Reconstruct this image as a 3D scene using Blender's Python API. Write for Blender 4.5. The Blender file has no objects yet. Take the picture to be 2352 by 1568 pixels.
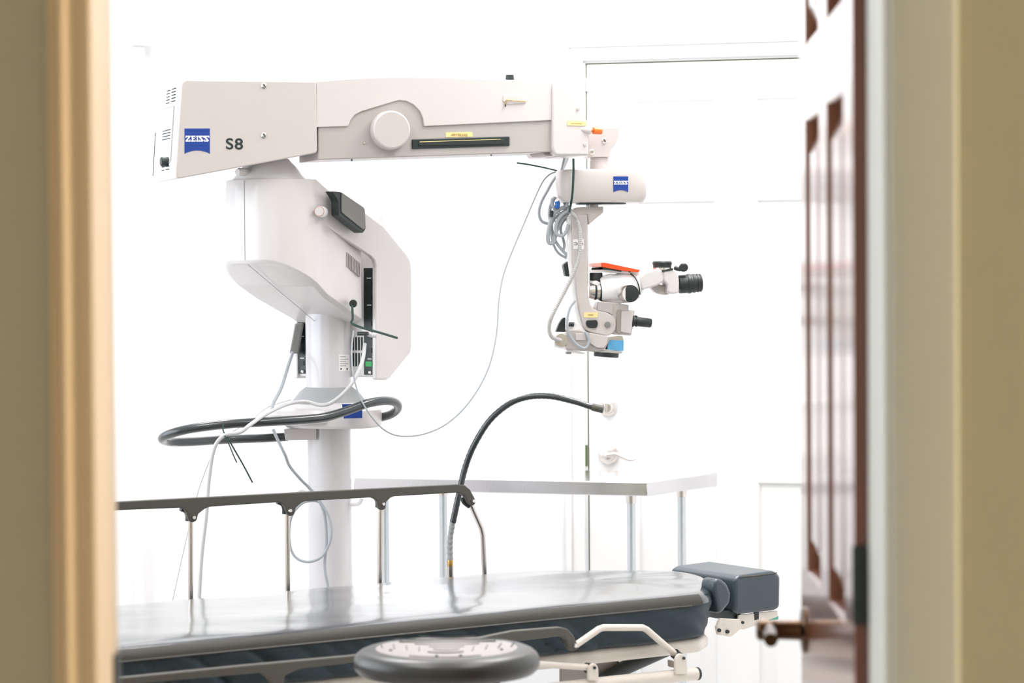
import bpy, bmesh, math, random
from mathutils import Vector, Matrix, noise
random.seed(4)
PI = math.pi
C = bpy.context.scene.collection
sc = bpy.context.scene

# ------------------------------------------------------------------ camera
W_, H_ = 2352, 1568
FPX = 5553.0
cam_d = bpy.data.cameras.new('camera'); cam = bpy.data.objects.new('camera', cam_d); C.objects.link(cam)
cam_d.sensor_width = 36.0; cam_d.lens = FPX*36/W_
cam_d.clip_start = 0.05
cam_d.dof.use_dof = True; cam_d.dof.focus_distance = 5.55; cam_d.dof.aperture_fstop = 4.2
PITCH = math.atan(124/FPX); ROLL = -0.0070
cam.location = (0, 0, 1.4)
R_cam = (Matrix.Rotation(PI/2-PITCH, 3, 'X') @ Matrix.Rotation(ROLL, 3, 'Z'))
cam.rotation_euler = R_cam.to_euler()
sc.camera = cam
CAM = Vector((0, 0, 1.4))

# ------------------------------------------------------------------ world, colour, lights
w = bpy.data.worlds.new('world'); sc.world = w; w.use_nodes = True
wb = w.node_tree.nodes['Background']; wb.inputs[0].default_value = (.80, .90, 1, 1); wb.inputs[1].default_value = 1.2
sc.view_settings.view_transform = 'Standard'; sc.view_settings.look = 'None'
sc.view_settings.gamma = 1; sc.view_settings.exposure = 0.0
try: sc.view_settings.use_curve_mapping = False
except Exception: pass

def area(name, loc, rot, sx, sy, watts, col):
    l = bpy.data.lights.new(name, 'AREA'); l.shape = 'RECTANGLE'; l.size = sx; l.size_y = sy
    l.energy = watts; l.color = col
    o = bpy.data.objects.new(name, l); C.objects.link(o); o.location = loc; o.rotation_euler = rot
    return o
L_CEIL, L_WIN, L_HALL = 22, 28, 80
for i, (x, y) in enumerate([(-.75, 4.0), (.55, 4.0), (-.75, 5.9), (.55, 5.75)]):
    area('added_panel_lamp', (x, y, 2.62), (0, 0, 0), .55, 1.1, L_CEIL*(1.45 if i > 1 else .65), (1, .98, .97))  # unseen ceiling panels, added to push the walls to near white
area('assumed_window_daylight', (-1.98, 4.7, 1.55), (0, -PI/2, 0), 1.3, 2.2, L_WIN, (.88, .94, 1))  # daylight through an unseen window, assumed from bluish light on left sides
area('assumed_hall_lamp', (4.01, 2.15, 1.7), (0, PI/2, 0), 1.1, .4, L_HALL, (1, .74, .46))  # unseen lamp, assumed from warm light striking the trim from the right
area('hall_fill', (-.2, -1.1, 1.5), (math.radians(90), 0, 0), 1.2, 1.6, 9.0, (1, .98, .93))  # added fill behind the camera for the doorway wall; no opening there

# ------------------------------------------------------------------ helpers
def ray(px, py):
    d = R_cam @ Vector(((px-W_/2)/FPX, -(py-H_/2)/FPX, -1)); return d
def at(px, py, D):                       # point seen at a pixel, D metres into the room
    d = ray(px, py); return CAM + d*(D/d.y)
def atz(px, py, z):
    d = ray(px, py); return CAM + d*((z-CAM.z)/d.z)
class Fr:                                # vertical plane with its own distance and heading
    def __init__(s, px, py, D, yaw):
        a = math.radians(yaw); s.o = at(px, py, D)
        s.u = Vector((math.cos(a), math.sin(a), 0)); s.n = Vector((math.sin(a), -math.cos(a), 0)); s.z = Vector((0, 0, 1))
    def P(s, px, py, w=0):
        d = ray(px, py); o = s.o + s.n*w
        return CAM + d*((o-CAM).dot(s.n)/d.dot(s.n))
    def L(s, u, w, z): return s.o + s.u*u + s.n*w + Vector((0, 0, z))

def mat(name, col, rough=.5, metal=0, coat=0, bump=0, bscale=60, var=0, spec=.5, emit=None, stretch=None, coatr=.05, trans=0):
    m = bpy.data.materials.new(name); m.use_nodes = True; nt = m.node_tree; b = nt.nodes['Principled BSDF']
    b.inputs['Base Color'].default_value = (*col, 1); b.inputs['Roughness'].default_value = rough
    b.inputs['Metallic'].default_value = metal; b.inputs['Coat Weight'].default_value = coat
    b.inputs['Coat Roughness'].default_value = coatr; b.inputs['Specular IOR Level'].default_value = spec
    b.inputs['Transmission Weight'].default_value = trans
    tc = nt.nodes.new('ShaderNodeTexCoord'); mp = nt.nodes.new('ShaderNodeMapping')
    nt.links.new(tc.outputs['Object'], mp.inputs['Vector'])
    if stretch: mp.inputs['Scale'].default_value = stretch
    n = nt.nodes.new('ShaderNodeTexNoise'); n.inputs['Scale'].default_value = bscale; n.inputs['Detail'].default_value = 4
    nt.links.new(mp.outputs[0], n.inputs['Vector'])
    if var:
        mx = nt.nodes.new('ShaderNodeMixRGB'); mx.inputs[1].default_value = (*[c*(1-var) for c in col], 1)
        mx.inputs[2].default_value = (*[min(1, c*(1+var)) for c in col], 1)
        nt.links.new(n.outputs['Fac'], mx.inputs[0]); nt.links.new(mx.outputs[0], b.inputs['Base Color'])
    if bump:
        bp = nt.nodes.new('ShaderNodeBump'); bp.inputs['Strength'].default_value = bump; bp.inputs['Distance'].default_value = .004
        nt.links.new(n.outputs['Fac'], bp.inputs['Height']); nt.links.new(bp.outputs[0], b.inputs['Normal'])
    if emit:
        b.inputs['Emission Color'].default_value = (*emit[:3], 1); b.inputs['Emission Strength'].default_value = emit[3]
    return m
M = dict(
    wall=mat('room_wall_paint', (.80, .80, .805), .7, bump=.05, bscale=120, var=.01),
    hallwall=mat('hall_wall_paint', (.50, .49, .38), .75, bump=.10, bscale=150, var=.04),
    trimwarm=mat('hall_trim_paint', (.82, .69, .49), .45, var=.02),
    trimgrey=mat('hall_casing_paint', (.64, .685, .66), .55, var=.02),
    white_trim=mat('white_trim_paint', (.76, .757, .757), .4, var=.01),
    floor=mat('floor_vinyl', (.74, .73, .72), .35, bump=.03, bscale=30, var=.04),
    ceil=mat('ceiling_paint', (.9, .9, .9), .8, bump=.1, bscale=90),
    gap=mat('door_gap_weather_strip', (.10, .15, .05), .8),
    arm=mat('cream_enamel', (.55, .505, .49), .32, var=.01, bump=.03, bscale=300),
    armcover=mat('light_cream_enamel', (.60, .555, .545), .35, var=.01),
    armgrey=mat('warm_grey_enamel', (.43, .395, .38), .4, var=.02, bump=.05, bscale=400),
    shell=mat('white_plastic_shell', (.63, .60, .60), .3, coat=.3, var=.01),
    shellw=mat('bright_white_plastic', (.84, .83, .84), .3, coat=.2, var=.01),
    column=mat('column_white_enamel', (.62, .60, .62), .25, coat=.4, var=.01),
    grey=mat('grey_padding_plastic', (.20, .195, .185), .6, bump=.1, bscale=500, var=.1),
    midgrey=mat('mid_grey_plastic', (.33, .34, .35), .5, var=.05),
    labelgrey=mat('printed_grey', (.35, .34, .34), .6),
    dark=mat('dark_green_black_plastic', (.012, .022, .022), .4, var=.2),
    black=mat('black_rubber', (.012, .018, .018), .45, bump=.1, bscale=500, var=.2),
    blacktube=mat('black_gloss_tube', (.03, .036, .04), .28, coat=.6, var=.1),
    rail=mat('charcoal_rail_plastic', (.075, .070, .058), .45, bump=.12, bscale=500, var=.15),
    vinyl=mat('charcoal_vinyl', (.009, .018, .025), .22, coat=1, coatr=.13, bump=.7, bscale=6, var=.08, stretch=(1, 3, 1), spec=.3),
    vinylside=mat('charcoal_vinyl_side', (.022, .038, .048), .55, spec=.35, bump=.15, bscale=400, var=.12),
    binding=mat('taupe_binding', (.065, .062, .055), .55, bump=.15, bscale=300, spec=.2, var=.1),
    vinylc=mat('charcoal_vinyl_headrest', (.040, .058, .072), .38, coat=.25, coatr=.2, bump=.3, bscale=14, var=.1),
    chrome=mat('brushed_chrome', (.62, .58, .55), .22, metal=1, var=.05),
    steel=mat('stainless_steel', (.72, .71, .74), .14, metal=1, var=.03, bump=.02, bscale=40, stretch=(1, 30, 1)),
    bluesteel=mat('galvanised_tube', (.64, .69, .72), .3, metal=.8, var=.05),
    frame=mat('stretcher_cream_enamel', (.72, .66, .60), .35, var=.03),
    framegrey=mat('stretcher_taupe_panel', (.34, .31, .28), .5, var=.05, bump=.1, bscale=300),
    blue=mat('logo_blue', (.004, .042, .27), .4), logo_white=mat('logo_white', (.80, .80, .80), .5),
    ink=mat('print_black', (.01, .02, .02), .5),
    orange=mat('orange_plastic', (.85, .17, .02), .35), red=mat('orange_red_case', (.78, .075, .015), .35, var=.08),
    pink=mat('pale_pink_plastic', (.85, .33, .28), .35),
    yellow=mat('yellow_label', (.82, .66, .30), .6, var=.05), brownink=mat('label_print', (.40, .27, .08), .6),
    tape=mat('blue_tape', (.10, .36, .62), .6, var=.25, bscale=80),
    cable=mat('grey_cable_jacket', (.36, .39, .42), .4, var=.05), cablew=mat('pale_cable_jacket', (.56, .56, .57), .4, var=.05),
    hose=mat('corrugated_steel_hose', (.46, .45, .44), .35, metal=.4, var=.1),
    tie=mat('dark_green_nylon', (.006, .035, .026), .35),
    wood=mat('stained_mahogany', (.155, .029, .004), .35, coat=1, coatr=.13, bump=.05, bscale=9, var=.35, stretch=(9, 9, .6)),
    bronze=mat('aged_bronze', (.075, .042, .022), .22, metal=1, var=.3, bscale=40),
    brass=mat('brass', (.55, .32, .10), .25, metal=1, var=.1),
    greenled=mat('green_connector', (.01, .33, .07), .35),
    greencap=mat('teal_cap', (.05, .42, .33), .35), blueplug=mat('blue_plug', (.02, .12, .42), .4),
    clearred=mat('ring_red', (.62, .30, .25), .2, coat=.5), lens=mat('coated_lens', (.03, .04, .05), .05, coat=1),
    nickel=mat('satin_nickel', (.74, .70, .67), .25, metal=1),
    stoolv=mat('black_polyurethane', (.022, .022, .021), .38, coat=.15, coatr=.25, bump=.08, bscale=300, var=.15),
    stooltop=mat('grey_scuffed_top', (.30, .27, .26), .42, coat=.2, coatr=.3, var=.1, bscale=30),
    lampglow=mat('added_lamp_diffuser', (.9, .9, .9), .5, emit=(1, .98, .96, 1.5)),
    hallglow=mat('assumed_hall_lamp_diffuser', (.9, .8, .6), .5, emit=(1, .8, .5, 3)),  # glow of the assumed, unseen hall lamp
)

def link(name, bm, m, root=None, bevel=0, smooth=True, seg=3, ang=35, recalc=True):
    if recalc: bmesh.ops.recalc_face_normals(bm, faces=bm.faces)
    off = Vector((0, 0, 0)); r = root
    while r is not None: off += r.location; r = r.parent
    c = Vector((0, 0, 0))
    for v in bm.verts: c += v.co
    c /= max(1, len(bm.verts))
    for v in bm.verts: v.co -= c
    me = bpy.data.meshes.new(name); bm.to_mesh(me); bm.free()
    me.materials.append(m if not isinstance(m, str) else M[m])
    o = bpy.data.objects.new(name, me); C.objects.link(o); o.location = c - off
    if root is not None: o.parent = root
    if smooth:
        for p in me.polygons: p.use_smooth = True
        try: me.set_sharp_from_angle(angle=math.radians(ang))
        except Exception: pass
    if bevel:
        b = o.modifiers.new('bevel', 'BEVEL'); b.width = bevel; b.segments = seg; b.limit_method = 'ANGLE'
        b.angle_limit = math.radians(30); b.harden_normals = False
    return o
def thing(name, label, cat, loc, group=None):
    o = bpy.data.objects.new(name, None); C.objects.link(o); o.location = loc; o.empty_display_size = .05
    o['label'] = label; o['category'] = cat
    if group: o['group'] = group
    return o
def tag(o, label, cat, group=None):
    o['label'] = label; o['category'] = cat
    if group: o['group'] = group
    return o
def struct(name, bm, m, bevel=0, parent=None):
    o = link(name, bm, m, parent, bevel=bevel)
    if parent is None: o['kind'] = 'structure'
    return o
def lab(o, t): o['label'] = t; return o

def box(bm, c, s, rz=0, R=None):
    mtx = Matrix.Translation(Vector(c)) @ (R.to_4x4() if R else Matrix.Rotation(rz, 4, 'Z')) @ Matrix.Diagonal((*s, 1))
    bmesh.ops.create_cube(bm, size=1, matrix=mtx)
def bx(c, s, rz=0, R=None):
    bm = bmesh.new(); box(bm, c, s, rz, R); return bm
def fillet(pts, k=5):
    out = []; n = len(pts)
    for i, p in enumerate(pts):
        if len(p) < 3 or p[2] <= 0: out.append((p[0], p[1])); continue
        P = Vector(p[:2]); A = Vector(pts[i-1][:2]); B = Vector(pts[(i+1) % n][:2])
        da = (A-P); db = (B-P); r = min(p[2], da.length*.48, db.length*.48)
        a = P+da.normalized()*r; b = P+db.normalized()*r
        for j in range(k+1):
            t = j/k; q = a*(1-t)**2 + P*2*t*(1-t) + b*t*t; out.append((q.x, q.y))
    return out
def prism(fr, pts, wf, depth, bm=None, rnd=True):     # outline standing in plane fr, pushed back by depth
    bm = bm or bmesh.new(); pts = fillet(pts) if rnd else pts
    f = [fr.P(x, y, wf) for x, y in pts]; b = [p - fr.n*depth for p in f]
    vf = [bm.verts.new(p) for p in f]; vb = [bm.verts.new(p) for p in b]
    bm.faces.new(vf); bm.faces.new(list(reversed(vb)))
    for i in range(len(vf)):
        j = (i+1) % len(vf); bm.faces.new((vf[i], vb[i], vb[j], vf[j]))
    return bm
def polyprism(P, ext, bm=None):
    bm = bm or bmesh.new(); vf = [bm.verts.new(p) for p in P]; vb = [bm.verts.new(Vector(p)+ext) for p in P]
    bm.faces.new(vf); bm.faces.new(list(reversed(vb)))
    for i in range(len(vf)):
        j = (i+1) % len(vf); bm.faces.new((vf[i], vb[i], vb[j], vf[j]))
    return bm
def lathe(p0, p1, prof, seg=40, bm=None):            # prof: (t along p0->p1 in 0..1 or metres if abs, radius)
    bm = bm or bmesh.new(); p0 = Vector(p0); ax = Vector(p1)-p0; L = ax.length; ax.normalize()
    t = Vector((0, 0, 1)) if abs(ax.z) < .9 else Vector((1, 0, 0)); e1 = ax.cross(t).normalized(); e2 = ax.cross(e1)
    rings = []
    for s, r in prof:
        c = p0 + ax*(s*L)
        if r <= 1e-6: rings.append([bm.verts.new(c)])
        else: rings.append([bm.verts.new(c + (e1*math.cos(2*PI*k/seg)+e2*math.sin(2*PI*k/seg))*r) for k in range(seg)])
    for a, b in zip(rings, rings[1:]):
        for k in range(seg):
            j = (k+1) % seg
            if len(a) == 1 and len(b) == 1: break
            if len(a) == 1: bm.faces.new((a[0], b[k], b[j]))
            elif len(b) == 1: bm.faces.new((a[k], b[0], a[j]))
            else: bm.faces.new((a[k], b[k], b[j], a[j]))
    for r in (rings[0], rings[-1]):
        if len(r) > 1: bm.faces.new(r)
    return bm
def cyl(p0, p1, r, seg=32, bm=None, r2=None): return lathe(p0, p1, [(0, r), (1, r2 if r2 is not None else r)], seg, bm)
def smoothpath(P, n=8):
    P = [Vector(p) for p in P]; Q = [P[0]*2-P[1]]+P+[P[-1]*2-P[-2]]; out = []
    for i in range(1, len(Q)-2):
        a, b, c, d = Q[i-1:i+3]
        for k in range(n):
            t = k/n
            out.append(.5*((2*b)+(c-a)*t+(2*a-5*b+4*c-d)*t*t+(3*b-a-3*c+d)*t**3))
    out.append(P[-1]); return out
def tube(path, r, seg=12, n=8, bm=None, smooth=True, closed=False, rf=None):
    bm = bm or bmesh.new(); P = smoothpath(path, n) if smooth else [Vector(p) for p in path]
    up = None; rings = []
    for i, p in enumerate(P):
        t = (P[min(i+1, len(P)-1)]-P[max(i-1, 0)]).normalized()
        if up is None: up = t.orthogonal().normalized()
        up = (up - t*up.dot(t)).normalized(); s = t.cross(up)
        rr = rf(i, len(P)) if rf else r
        rings.append([bm.verts.new(p+(up*math.cos(2*PI*k/seg)+s*math.sin(2*PI*k/seg))*rr) for k in range(seg)])
    for a, b in zip(rings, rings[1:]):
        for k in range(seg):
            j = (k+1) % seg; bm.faces.new((a[k], b[k], b[j], a[j]))
    bm.faces.new(rings[0]); bm.faces.new(rings[-1]); return bm
def pxpath(pts): return [at(x, y, d) for x, y, d in pts]
def textmesh(name, s, fr, px, py, hpx, m, root, w, offset=0, wpx=None, sc_x=1):
    cu = bpy.data.curves.new(name, 'FONT'); cu.body = s; cu.extrude = .0003; cu.offset = offset; cu.space_character = 1.12
    ob = bpy.data.objects.new(name+'_src', cu); C.objects.link(ob)
    dg = bpy.context.evaluated_depsgraph_get(); me = bpy.data.meshes.new_from_object(ob.evaluated_get(dg))
    C.objects.unlink(ob); bpy.data.objects.remove(ob)
    xs = [v.co.x for v in me.vertices]; ys = [v.co.y for v in me.vertices]
    x0, x1, y0, y1 = min(xs), max(xs), min(ys), max(ys)
    A = fr.P(px, py+hpx, w); hh = (fr.P(px, py, w)-A).z; k = hh/(y1-y0)
    kx = k*sc_x if wpx is None else (fr.P(px+wpx, py+hpx, w)-A).dot(fr.u)/(x1-x0)
    bm = bmesh.new(); bm.from_mesh(me)
    for v in bm.verts:
        c = v.co.copy(); v.co = A + fr.u*((c.x-x0)*kx) + Vector((0, 0, (c.y-y0)*k)) + fr.n*(.0006+c.z)
    return link(name, bm, m, root, smooth=False, recalc=False)

def logo(fr, x0, y0, x1, y1, w, root, curve=None):
    hh = y1-y0; ww = x1-x0
    pts = [(x0, y0), (x1, y0), (x1, y1)]
    for k in range(1, 12): t = k/12; pts.append((x1-ww*t, y1-hh*.13*math.sin(PI*t)**.8))
    pts.append((x0, y1))
    o = link('logo_panel', prism(fr, pts, w+.0008, .0012, rnd=False), 'blue', root, smooth=False); lab(o, 'blue square logo badge with curved bottom edge')
    # slab letters in a unit cell 0..1 x 0..1 (y up)
    Zl = [[(.05, .78), (.95, .78), (.95, 1), (.05, 1)], [(.05, .62), (.2, .62), (.2, .85), (.05, .85)], [(.62, .8), (.95, .8), (.40, .2), (.05, .2)],
          [(.05, 0), (.95, 0), (.95, .22), (.05, .22)], [(.8, .15), (.95, .15), (.95, .38), (.8, .38)]]
    El = [[(.05, 0), (.95, 0), (.95, .2), (.05, .2)], [(.05, .8), (.92, .8), (.92, 1), (.05, 1)], [(.2, .1), (.5, .1), (.5, .9), (.2, .9)],
          [(.4, .42), (.75, .42), (.75, .6), (.4, .6)], [(.8, .1), (.95, .1), (.95, .36), (.8, .36)], [(.77, .66), (.92, .66), (.92, .9), (.77, .9)]]
    Il = [[(.1, 0), (.9, 0), (.9, .2), (.1, .2)], [(.1, .8), (.9, .8), (.9, 1), (.1, 1)], [(.3, .1), (.7, .1), (.7, .9), (.3, .9)]]
    Sl = [[(.0, 0), (.75, 0), (.95, .22), (.15, .22)], [(.0, 0), (.14, 0), (.14, .36), (.0, .36)], [(.2, .78), (.9, .78), (1, 1), (.0, 1)], [(.86, .64), (1, .64), (1, 1), (.86, 1)],
          [(.0, 1), (.35, .86), (.95, .15), (.6, .1)], [(.0, 1), (.02, .7), (.6, .1), (.62, .35)]]
    widths = [(Zl, .22), (El, .21), (Il, .12), (Sl, .215), (Sl, .215)]
    bm = bmesh.new(); cx = x0+ww*.03; ly0 = y0+hh*.52; lh = hh*.235
    for L, wd in widths:
        cwid = ww*wd
        for k, q in enumerate(L):
            P = [fr.P(cx+cwid*.96*a, ly0-lh*b, w+.0012+.00004*k) for a, b in q]
            polyprism(P, -fr.n*.0006, bm)
        cx += cwid*.97
    lab(link('logo_lettering', bm, 'logo_white', o, smooth=False), 'white lettering reading ZEISS')
    return o

def screw(P, n, r, root, name='screw', m='nickel', slot=True):
    o = link(name, lathe(P-n*.002, P+n*.004, [(0, r), (.6, r), (1, r*.6)], 20), m, root)
    if slot:
        u = n.cross(Vector((0, 0, 1))).normalized(); bm = bmesh.new()
        d = (u*.5+Vector((0, 0, .85))).normalized(); e = d.cross(n)
        polyprism([P+n*.0045+d*r*.75+e*r*.14, P+n*.0045-d*r*.75+e*r*.14, P+n*.0045-d*r*.75-e*r*.14, P+n*.0045+d*r*.75-e*r*.14], -n*.001, bm)
        lab(link('slot', bm, 'ink', o, smooth=False), 'dark screwdriver slot')
    return o

# ------------------------------------------------------------------ the setting
Y0, Y1 = 2.65, 2.78                       # hall side and room side of the doorway wall
XL, XR = -.4565, .4090                    # the opening
YAWB = 13.0                               # back wall heading (its right end is nearer)
HC = 2.66
bm = bx((.8, 2.9, -.05), (6.8, 9.4, .1)); struct('floor', bm, 'floor')
bm = bx((.8, 2.9, HC+.05), (6.8, 9.4, .1)); struct('ceiling', bm, 'ceil')
bm = bmesh.new(); box(bm, ((XL-.03-2.05)/2, (Y0+Y1)/2, HC/2), (XL-.03+2.05, Y1-Y0, HC)); box(bm, ((XR+.03+4.1)/2, (Y0+Y1)/2, HC/2), (4.1-XR-.03, Y1-Y0, HC))
box(bm, ((XL+XR)/2, (Y0+Y1)/2, (2.10+HC)/2), (XR-XL+.06, Y1-Y0, HC-2.10))
o = struct('wall_hall', bm, 'hallwall')
# side walls: room left has an assumed window opening
bm = bmesh.new()
box(bm, (-2.10, 1.05, HC/2), (.1, 5.0, HC)); box(bm, (-2.10, 6.6, HC/2), (.1, 1.6, HC))
box(bm, (-2.10, 4.675, .45), (.1, 2.25, .9)); box(bm, (-2.10, 4.675, 2.43), (.1, 2.25, .46))
struct('wall_left', bm, 'wall')
win = struct('assumed_window_1', bx((-2.10, 3.60, 1.55), (.08, .05, 1.3)), 'white_trim')  # out of view; window assumed as the source of the left daylight
for c, s in [((-2.1, 5.75, 1.55), (.08, .05, 1.3)), ((-2.1, 4.675, .925), (.12, 2.2, .05)), ((-2.1, 4.675, 2.175), (.08, 2.2, .05)), ((-2.1, 4.675, 1.55), (.05, .04, 1.25))]:
    link('assumed_window_frame', bx(c, s), 'white_trim', win)
struct('wall_right', bx((1.80, 5.19, HC/2), (.1, 4.82, HC)), 'wall')
struct('wall_hall_end', bx((4.15, .5, HC/2), (.1, 4.6, HC)), 'hallwall')
struct('wall_rear', bx((.95, -1.75, HC/2), (6.5, .1, HC)), 'hallwall')

# back wall plane through the far door's free edge
BW = Fr(1348, 600, 6.77, -YAWB)
def B(u, w_, z): return Vector((BW.o.x, BW.o.y, 0)) + BW.u*u + BW.n*w_ + Vector((0, 0, z))
DW = .84; DH = at(1348, 146, 6.77).z       # far door width and height
RB = Matrix((BW.u, -BW.n, Vector((0, 0, 1)))).transposed()
def bbox(bm, u0, u1, w0, w1, z0, z1): box(bm, B((u0+u1)/2, (w0+w1)/2, (z0+z1)/2), (u1-u0, abs(w1-w0), z1-z0), R=RB)
bm = bmesh.new(); bbox(bm, -2.6, -.0015, -.12, 0, 0, HC); bbox(bm, DW+.004, 2.0, -.12, 0, 0, HC); bbox(bm, -.0015, DW+.004, -.12, 0, DH+.001, HC)
struct('wall_back', bm, 'wall')
bm = bmesh.new(); bbox(bm, -.0014, .0022, -.03, -.010, 0, DH+.0008); bbox(bm, .0023, DW, -.03, -.010, DH-.0025, DH+.0008); bbox(bm, -.004, DW+.004, -.11, -.10, 0, DH+.004)
struct('trim_4', bm, 'gap')                # the dark rebate behind the leaf seen through the gap
# casing of the far door
bm = bmesh.new()
for u0, u1 in ((-.062, -.007), (DW+.007, DW+.062)):
    bbox(bm, u0, u1, 0, .012, 0, DH+.062)
    a, b = (u0, u0+.018) if u0 < 0 else (u1-.018, u1)
    bbox(bm, a, b, .0125, .020, 0, DH+.062)
bbox(bm, -.0615, DW+.0615, 0, .0122, DH+.007, DH+.0618); bbox(bm, -.0615, DW+.0615, .0123, .0202, DH+.044, DH+.0618)
struct('trim_1', bm, 'white_trim', bevel=.003)
bm = bmesh.new(); bbox(bm, -2.0, -.063, .0005, .014, 0, .12); struct('baseboard_back', bm, 'white_trim', bevel=.003)

def panel_door(name, base, eu, en, Wd, Hd, T, m, panels, d=.012, root_mat=None):
    """leaf with sunk, raised-field panels on the face towards en; base is the lower left corner of that face"""
    base = Vector(base); ez = Vector((0, 0, 1)); bm = bmesh.new()
    us = sorted({0, Wd} | {p[0] for p in panels} | {p[1] for p in panels}); zs = sorted({0, Hd} | {p[2] for p in panels} | {p[3] for p in panels})
    V = lambda u, z, n: bm.verts.new(base+eu*u+ez*z+en*n)
    def quad(a): bm.faces.new([V(*q) for q in a])
    for i in range(len(us)-1):
        for j in range(len(zs)-1):
            u0, u1, z0, z1 = us[i], us[i+1], zs[j], zs[j+1]
            pan = any(p[0] <= u0+1e-6 and p[1] >= u1-1e-6 and p[2] <= z0+1e-6 and p[3] >= z1-1e-6 for p in panels)
            if not pan: quad([(u0, z0, 0), (u1, z0, 0), (u1, z1, 0), (u0, z1, 0)])
    for u0, u1, z0, z1 in panels:
        rings = [(0, 0), (.002, -.002), (.005, -d), (.022, -d), (.050, -.002), (.0505, -.002)]
        R = lambda ins, n: [(u0+ins, z0+ins, n), (u1-ins, z0+ins, n), (u1-ins, z1-ins, n), (u0+ins, z1-ins, n)]
        for (a, na), (b, nb) in zip(rings, rings[1:]):
            A, Bq = R(a, na), R(b, nb)
            for k in range(4): quad([A[k], A[(k+1) % 4], Bq[(k+1) % 4], Bq[k]])
        quad(R(rings[-1][0], rings[-1][1]))
    quad([(0, 0, -T), (0, Hd, -T), (Wd, Hd, -T), (Wd, 0, -T)])
    for a, b in (((0, 0), (Wd, 0)), ((Wd, 0), (Wd, Hd)), ((Wd, Hd), (0, Hd)), ((0, Hd), (0, 0))):
        quad([(a[0], a[1], 0), (a[0], a[1], -T), (b[0], b[1], -T), (b[0], b[1], 0)])
    bmesh.ops.remove_doubles(bm, verts=bm.verts, dist=1e-5)
    return bm
def six(Wd, st, mu, z):
    c0, c1 = st, (Wd-mu)/2; c2, c3 = (Wd+mu)/2, Wd-st
    return [(a, b, z0, z1) for a, b in ((c0, c1), (c2, c3)) for z0, z1 in z]
ZP = [(.24, .845), (1.02, 1.625), (1.74, 1.905)]
bm = panel_door('door_2', B(.0025, -.004, .012), BW.u, BW.n, DW-.006, DH-.015, .04, 'white_trim', six(DW-.006, .14, .115, ZP), d=.009)
door2 = struct('door_2', bm, 'white_trim')
# deadbolt and lever on the far door
for zz, rr in ((at(1398, 935, 6.75).z, .0265), (at(1398, 1043, 6.75).z, .030)):
    c = B(.058, -.004, zz)
    o = link('deadbolt' if rr < .03 else 'door_handle', lathe(c, c+BW.n*.03, [(0, rr), (.15, rr), (.35, rr*.93), (.45, rr*.72), (.9, rr*.66), (1, rr*.5)], 40), 'nickel', door2)
    if rr >= .03:
        p = c+BW.n*.045
        link('lever', tube([c+BW.n*.025, p, p+BW.u*.03+Vector((0, 0, .002)), p+BW.u*.065-Vector((0, 0, .012)), p+BW.u*.085-Vector((0, 0, .010))], .006, rf=lambda i, n: .009-.006*i/n), 'nickel', o)
    else: link('thumb_turn', bx(c+BW.n*.036, (.008, .014, .030), math.radians(-YAWB)), 'nickel', o, bevel=.002)
bm = bmesh.new(); bbox(bm, -.010, -.001, -.001, .002, at(1350, 1070, 6.77).z, at(1350, 1022, 6.77).z); lab(link('strike_plate', bm, 'gap', door2), 'dark latch strike plate')
bm = bmesh.new(); bbox(bm, .001, .014, -.003, .004, at(1355, 210, 6.77).z, at(1355, 180, 6.77).z); link('door_contact', bm, 'white_trim', door2, bevel=.002)

# wooden door, open into the room, hinged at the right of the opening
near = at(1960, 780, 2.79); dirv = Vector(((1390-1176)/FPX, 1, 0)).normalized(); nrm = Vector((-dirv.y, dirv.x, 0))
WD = .76
base = Vector((near.x, near.y, .012)) + dirv*WD
bm = panel_door('door_1', base, -dirv, nrm, WD, 2.03, .036, 'wood', six(WD, .108, .112, [(.24, .81), (.98, 1.622), (1.728, 1.905)]), d=.015)
door1 = struct('door_1', bm, 'wood')
kz = at(1852, 1455, 3.45).z
kc = Vector((near.x, near.y, 0))+dirv*(WD-.062)+Vector((0, 0, kz))
o = link('door_handle', lathe(kc-nrm*.001, kc+nrm*.070, [(0, .034), (.05, .034), (.09, .030), (.12, .015), (.55, .014), (.62, .015), (.95, .015), (1, .011), (1, 0)], 40), 'bronze', door1)
link('lever', tube([kc+nrm*.050+dirv*.012, kc+nrm*.052-dirv*.02, kc+nrm*.053-dirv*.07, kc+nrm*.056-dirv*.10], .010, 16, 6, rf=lambda i, n: .0125-.003*i/n), 'bronze', o)
link('hinge', bx(Vector((near.x+.012, Y1+.006, at(1980, 1342, 2.79).z)), (.030, .008, .092)), 'ink', door1, bevel=.002)
for hz in (.22, 1.80): link('hinge', bx(Vector((near.x+.03, Y1+.006, hz)), (.030, .008, .092)), 'ink', door1, bevel=.002)
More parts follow.
